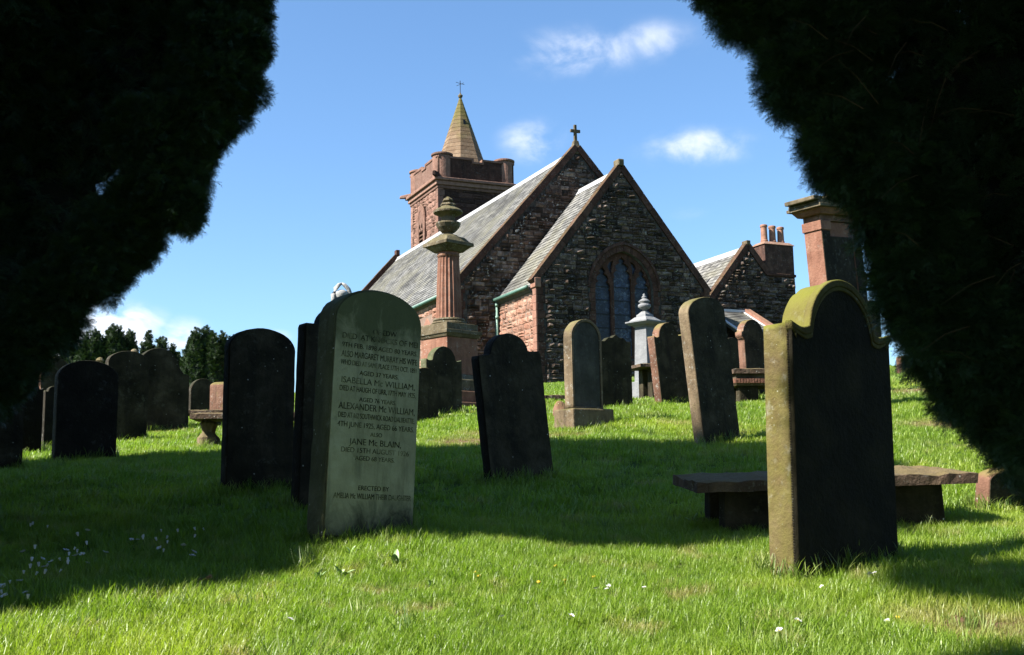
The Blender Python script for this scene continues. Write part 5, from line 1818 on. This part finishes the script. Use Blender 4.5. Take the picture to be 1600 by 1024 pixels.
# ------------------------------------------------------------------ clipped Irish yews in the background
def irish(px, d, top, spires, label, seed, w=1.0):
    p = ground_at(px, d)
    H = at(px, top, d).z - p.z
    e = thing('columnar_yew', label, 'tree', p, (0, 0, 0), 'columnar yews beyond the graves')
    lobes = []
    r = random.Random(seed)
    for (dx, hh, rw) in spires:
        x, y = dx * d / FPX, r.uniform(-.6, .6)
        hh = H - hh * d / FPX
        rw = rw * d / FPX * w
        lobes.append((x, y, hh * .36, rw, rw, hh * .44))
        lobes.append((x, y, hh * .62, rw * .72, rw * .72, hh * .27))
        lobes.append((x + r.uniform(-.05, .05), y, hh * .84, rw * .34, rw * .34, hh * .16))
        for q in range(5):
            a_, zq = r.uniform(0, 6.28), r.uniform(.35, .78)
            lobes.append((x + rw * .6 * (1.25 - zq) * math.cos(a_), y + rw * .6 * math.sin(a_), hh * zq, rw * .26, rw * .26, hh * .13))
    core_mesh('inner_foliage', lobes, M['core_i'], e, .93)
    P, Dd, rg = lobes_points(lobes, seed, 75, .12, -1.6)
    s = scatter('crown', P, euler_of(Dd, rg), rg.uniform(.7, 1.15, len(P)), IS, e)
    s['kind'] = 'stuff'
    MB().lathe([(.22, -.3), (.18, .8), (.1, 2.0)], 8).build('trunk', M['bark'], e)
IS = [source_mesh('irish_spray', spray(50 + k, L=.2, nt=6, nn=9, nl=.06, nw=.022), M['irish']) for k in range(3)]
for i, (px, d, top, sp_, lab) in enumerate((
    (108, 62, 528, [(-8, 6, 9), (8, 0, 8)], 'dark columnar yew half hidden behind the hanging boughs at the left'),
    (140, 60, 516, [(-9, 6, 9), (2, 0, 9), (11, 10, 7)], 'columnar yew left of the cluster of dark spires'),
    (167, 60, 510, [(-6, 4, 9), (5, 0, 9)], 'tallest columnar yew of the left cluster'),
    (192, 61, 513, [(-6, 2, 9), (6, 6, 8)], 'columnar yew right of the tallest in the left cluster'),
    (210, 62, 524, [(-3, 0, 7), (6, 12, 6)], 'narrow columnar yew at the right end of the left cluster'),
    (238, 64, 521, [(-6, 0, 7), (3, 5, 7)], 'slim twin-tipped columnar yew between the two clusters'),
    (259, 64, 531, [(-5, 0, 7), (5, 6, 7)], 'short columnar yew between the two clusters'),
    (279, 66, 552, [(-4, 0, 6), (5, 4, 6)], 'lowest columnar yew in the gap between the clusters'),
    (314, 58, 514, [(-14, 16, 9), (-5, 3, 10), (6, 0, 10), (14, 6, 8)], 'broad many-tipped columnar yew left of the broad black headstone'),
    (344, 58, 520, [(-7, 4, 8), (2, 0, 8), (10, 8, 8)], 'columnar yew partly behind the broad black headstone'),
    (372, 60, 524, [(-6, 2, 8), (6, 0, 9)], 'columnar yew hidden behind the broad black headstone'))):
    irish(px, d, top, sp_, lab, 300 + i, 2.15)

# longer grass left by the mower round the feet of the stones, and scattered rank clumps
rgx = np.random.default_rng(77)
Pl = []
for e, w, h, t in HS.values():
    n = int((w + t) * 2 * 26 * (1.6 if e.location.y < 13 else .8))
    a = e.rotation_euler.z
    for _ in range(n):
        u = rgx.uniform(0, 2 * (w + t))
        if u < w: lx, ly = u - w / 2, -t / 2
        elif u < w + t: lx, ly = w / 2, u - w - t / 2
        elif u < 2 * w + t: lx, ly = u - w - t - w / 2, t / 2
        else: lx, ly = -w / 2, u - 2 * w - t - t / 2
        k = 1 + rgx.uniform(.01, .09) / max(w / 2, .1)
        lx, ly = lx * k, ly + math.copysign(rgx.uniform(.01, .07), ly)
        x, y = e.location.x + lx * math.cos(a) - ly * math.sin(a), e.location.y + lx * math.sin(a) + ly * math.cos(a)
        Pl.append((x, y, rgx.uniform(.9, 1.7)))
for _ in range(150):                       # rank clumps on the lawn
    y = math.sqrt(rgx.uniform(4.2 ** 2, 22 ** 2)); x = y * rgx.uniform(-.5, .5)
    for _ in range(int(rgx.uniform(4, 11))):
        Pl.append((x + rgx.normal() * .09, y + rgx.normal() * .09, rgx.uniform(.9, 1.6)))
Pl = np.array(Pl)
zl_ = terr(Pl[:, 0], Pl[:, 1])
lt = [source_mesh('long_grass_tuft', tuft(40 + k, 12, .035, .06, .125, .0045), M['blade_long']) for k in range(3)]
tag(scatter('long_grass', np.stack([Pl[:, 0], Pl[:, 1], zl_], -1), np.stack([rgx.uniform(-.25, .25, len(Pl)), rgx.uniform(-.25, .25, len(Pl)), rgx.uniform(0, 6.28, len(Pl))], -1), Pl[:, 2], lt), kind='stuff')['label'] = 'longer tufts of grass round the feet of the headstones'

# ------------------------------------------------------------------ flowers and small things in the grass
def daisy_mesh(closed, seed):
    r = random.Random(seed)
    V, F, mi = [], [], []
    h = .075
    n = 14
    for k in range(n):
        a = 2 * math.pi * k / n
        rr1 = .006 if closed else .015
        z1 = h + (.017 if closed else .004 + r.uniform(-.002, .003))
        wd = .003 if closed else .0034
        ca, sa = math.cos(a), math.sin(a)
        i = len(V)
        V += [(ca * .003 - sa * -.0015, sa * .003 + ca * -.0015, h), (ca * .003 - sa * .0015, sa * .003 + ca * .0015, h),
              (ca * rr1 - sa * wd, sa * rr1 + ca * wd, z1), (ca * rr1 * 1.15, sa * rr1 * 1.15, z1 + .002), (ca * rr1 + sa * wd, sa * rr1 - ca * wd, z1)]
        F.append((i, i + 1, i + 2, i + 3, i + 4)); mi.append(0)
    i = len(V)
    for k in range(8):
        a = 2 * math.pi * k / 8
        V.append((.0045 * math.cos(a), .0045 * math.sin(a), h + .002))
    V.append((0, 0, h + .006))
    for k in range(8):
        F.append((i + k, i + (k + 1) % 8, i + 8)); mi.append(1)
    i = len(V)
    V += [(-.001, 0, -.02), (.001, 0, -.02), (.001, 0, h), (-.001, 0, h), (0, -.001, -.02), (0, .001, -.02), (0, .001, h), (0, -.001, h)]
    F += [(i, i + 1, i + 2, i + 3), (i + 4, i + 5, i + 6, i + 7)]; mi += [2, 2]
    me = bpy.data.meshes.new('daisy'); me.from_pydata(V, [], F)
    for m_ in ('petal', 'yellow', 'stem'): me.materials.append(M[m_])
    me.polygons.foreach_set('material_index', mi)
    return me
dm = [daisy_mesh(True, 1), daisy_mesh(False, 2)]
def flower(px, py, me, label, group, s=1.0, name='daisy', cat='daisy'):
    p = hit(px, py)
    # the flower head, not the foot, is at this pixel
    hd = .075 * s
    q = hit(px, py + hd * FPX / max(p.y, 1))
    o = link(bpy.data.objects.new(name, me)); o.location = q; o.scale = (s, s, s)
    rf_ = random.Random(int(px * 7 + py))
    o.rotation_euler = (rf_.uniform(-.5, .5), rf_.uniform(-.5, .5), rf_.uniform(0, 6))
    tag(o, label, cat, group)
    return o
SH = [(50, 822), (42, 824), (72, 827), (128, 838), (133, 831), (41, 864), (52, 861), (95, 863), (108, 860), (46, 877), (57, 873), (62, 888), (66, 886), (87, 879), (104, 884), (106, 870), (112, 878),
      (120, 866), (125, 871), (133, 868), (127, 880), (140, 853), (157, 865), (36, 900), (44, 900), (46, 891), (73, 887), (82, 894), (62, 900), (18, 914), (29, 911), (12, 928), (17, 930), (45, 928), (5, 917), (9, 915),
      (42, 937), (100, 878), (203, 844), (215, 845), (228, 845), (232, 839), (254, 830), (257, 854), (254, 843), (252, 845), (260, 850), (285, 854), (300, 842), (282, 833), (312, 829), (326, 829), (289, 862), (295, 872), (254, 864)]
for (x, y) in SH:
    flower(x, y, dm[x % 2], 'small half closed white daisy in the shaded grass at the lower left', 'daisies in the shaded grass', random.Random(x).uniform(.95, 1.4))
for (x, y, s, lab) in ((444, 971, 1.3, 'lone white daisy in sunlit grass below the pale inscribed stone'), (884, 964, 1.3, 'white daisy in the sunlit grass at bottom centre'), (786, 967, 1.0, 'small white daisy left of the bottom centre one'),
                       (934, 921, 1.1, 'white daisy, left of a close pair'), (952, 916, 1.1, 'upper white daisy of a close pair'), (953, 922, 1.1, 'lower white daisy of a close pair'), (1008, 919, .9, 'small daisy right of the close pair'),
                       (1236, 971, 1.4, 'upper white daisy below the big mossy headstone'), (1229, 986, 1.4, 'lower white daisy below the big mossy headstone'), (1293, 916, 1.0, 'daisy at the foot of the big mossy headstone'),
                       (1366, 898, 1.3, 'left daisy of two at the right foot of the big mossy headstone'), (1376, 897, 1.3, 'right daisy of two at the right foot of the big mossy headstone'), (1394, 969, 1.1, 'daisy in the grass near the bare patch at the lower right')):
    flower(x, y, dm[1], lab, 'daisies in the sunlit grass', s * .8)
def dandelion_mesh():
    V, F = [], []
    mb_ = MB().lathe([(.002, -.02), (.002, .055), (.012, .058), (.016, .066), (.012, .072), (.0, .074)], 10)
    me = bpy.data.meshes.new('dandelion'); me.from_pydata(mb_.v, [], mb_.f); me.materials.append(M['yellow'])
    return me
dd_ = dandelion_mesh()
for (x, y, lab) in ((748, 893, 'upper yellow dandelion of a pair in the sunlit grass'), (753, 899, 'lower yellow dandelion of a pair in the sunlit grass'), (840, 908, 'yellow dandelion right of the pair'), (876, 881, 'yellow dandelion by the shadow edge'), (884, 907, 'yellow dandelion below the one by the shadow edge'), (1400, 965, 'small yellow flower near the bare patch'), (930, 902, 'tiny yellow dandelion left of the daisies')):
    flower(x, y, dd_, lab, 'dandelions in the sunlit grass', .8, 'dandelion', 'dandelion')
# broad-leaved weeds
def leaf_mesh(L, W, seed):
    r = random.Random(seed)
    V, F = [], []
    n = 6
    for k in range(n + 1):
        u = k / n
        w_ = W * math.sin(math.pi * (u * .9 + .06)) ** .8
        x, z = L * u * (1 - .2 * u), L * (.75 * u - .45 * u * u)
        V += [(x, -w_ / 2, z + .006), (x, 0, z), (x, w_ / 2, z + .006)]
    for k in range(n):
        a = k * 3
        F += [(a, a + 1, a + 4, a + 3), (a + 1, a + 2, a + 5, a + 4)]
    return V, F
for (px, py, n, s, lab) in ((497, 912, 6, .10, 'broad-leaved weed in front of the pale inscribed stone'), (532, 907, 7, .10, 'broad-leaved weed with upright leaves right of its neighbour'), (548, 875, 5, .09, 'pale-leaved weed near the foot of the inscribed stone'),
                            (620, 890, 8, .14, 'spreading long-leaved weed in the sunlit grass'), (672, 925, 5, .07, 'small leafy weed in the middle of the lawn'), (1150, 832, 5, .08, 'small weed at the leg of the mossy table tomb'), (1085, 822, 6, .10, 'tuft of weed in the shade by the mossy table tomb')):
    p = hit(px, py)
    e = thing('weed', lab, 'weed', p, (0, 0, 0), 'weeds in the lawn')
    r = random.Random(px)
    for k in range(n):
        o = mesh_obj('leaf', leaf_mesh(s * r.uniform(.7, 1.2), s * r.uniform(.22, .34), k), M['dock'], e, True)
        o.rotation_euler = (r.uniform(-.3, .3), r.uniform(-.9, -.1), r.uniform(0, 6.28))
p = hit(314, 922)
tg = MB().tube([(-.07, 0, .035), (-.03, .01, .05), (.02, 0, .055), (.06, -.01, .075)], [.004, .012, .010, .013], 8).build('fallen_twig', M['cone'], None, True)
tg.location = p; tag(tg, 'curled brown dead leaf lying on the sunlit grass', 'dead leaf')
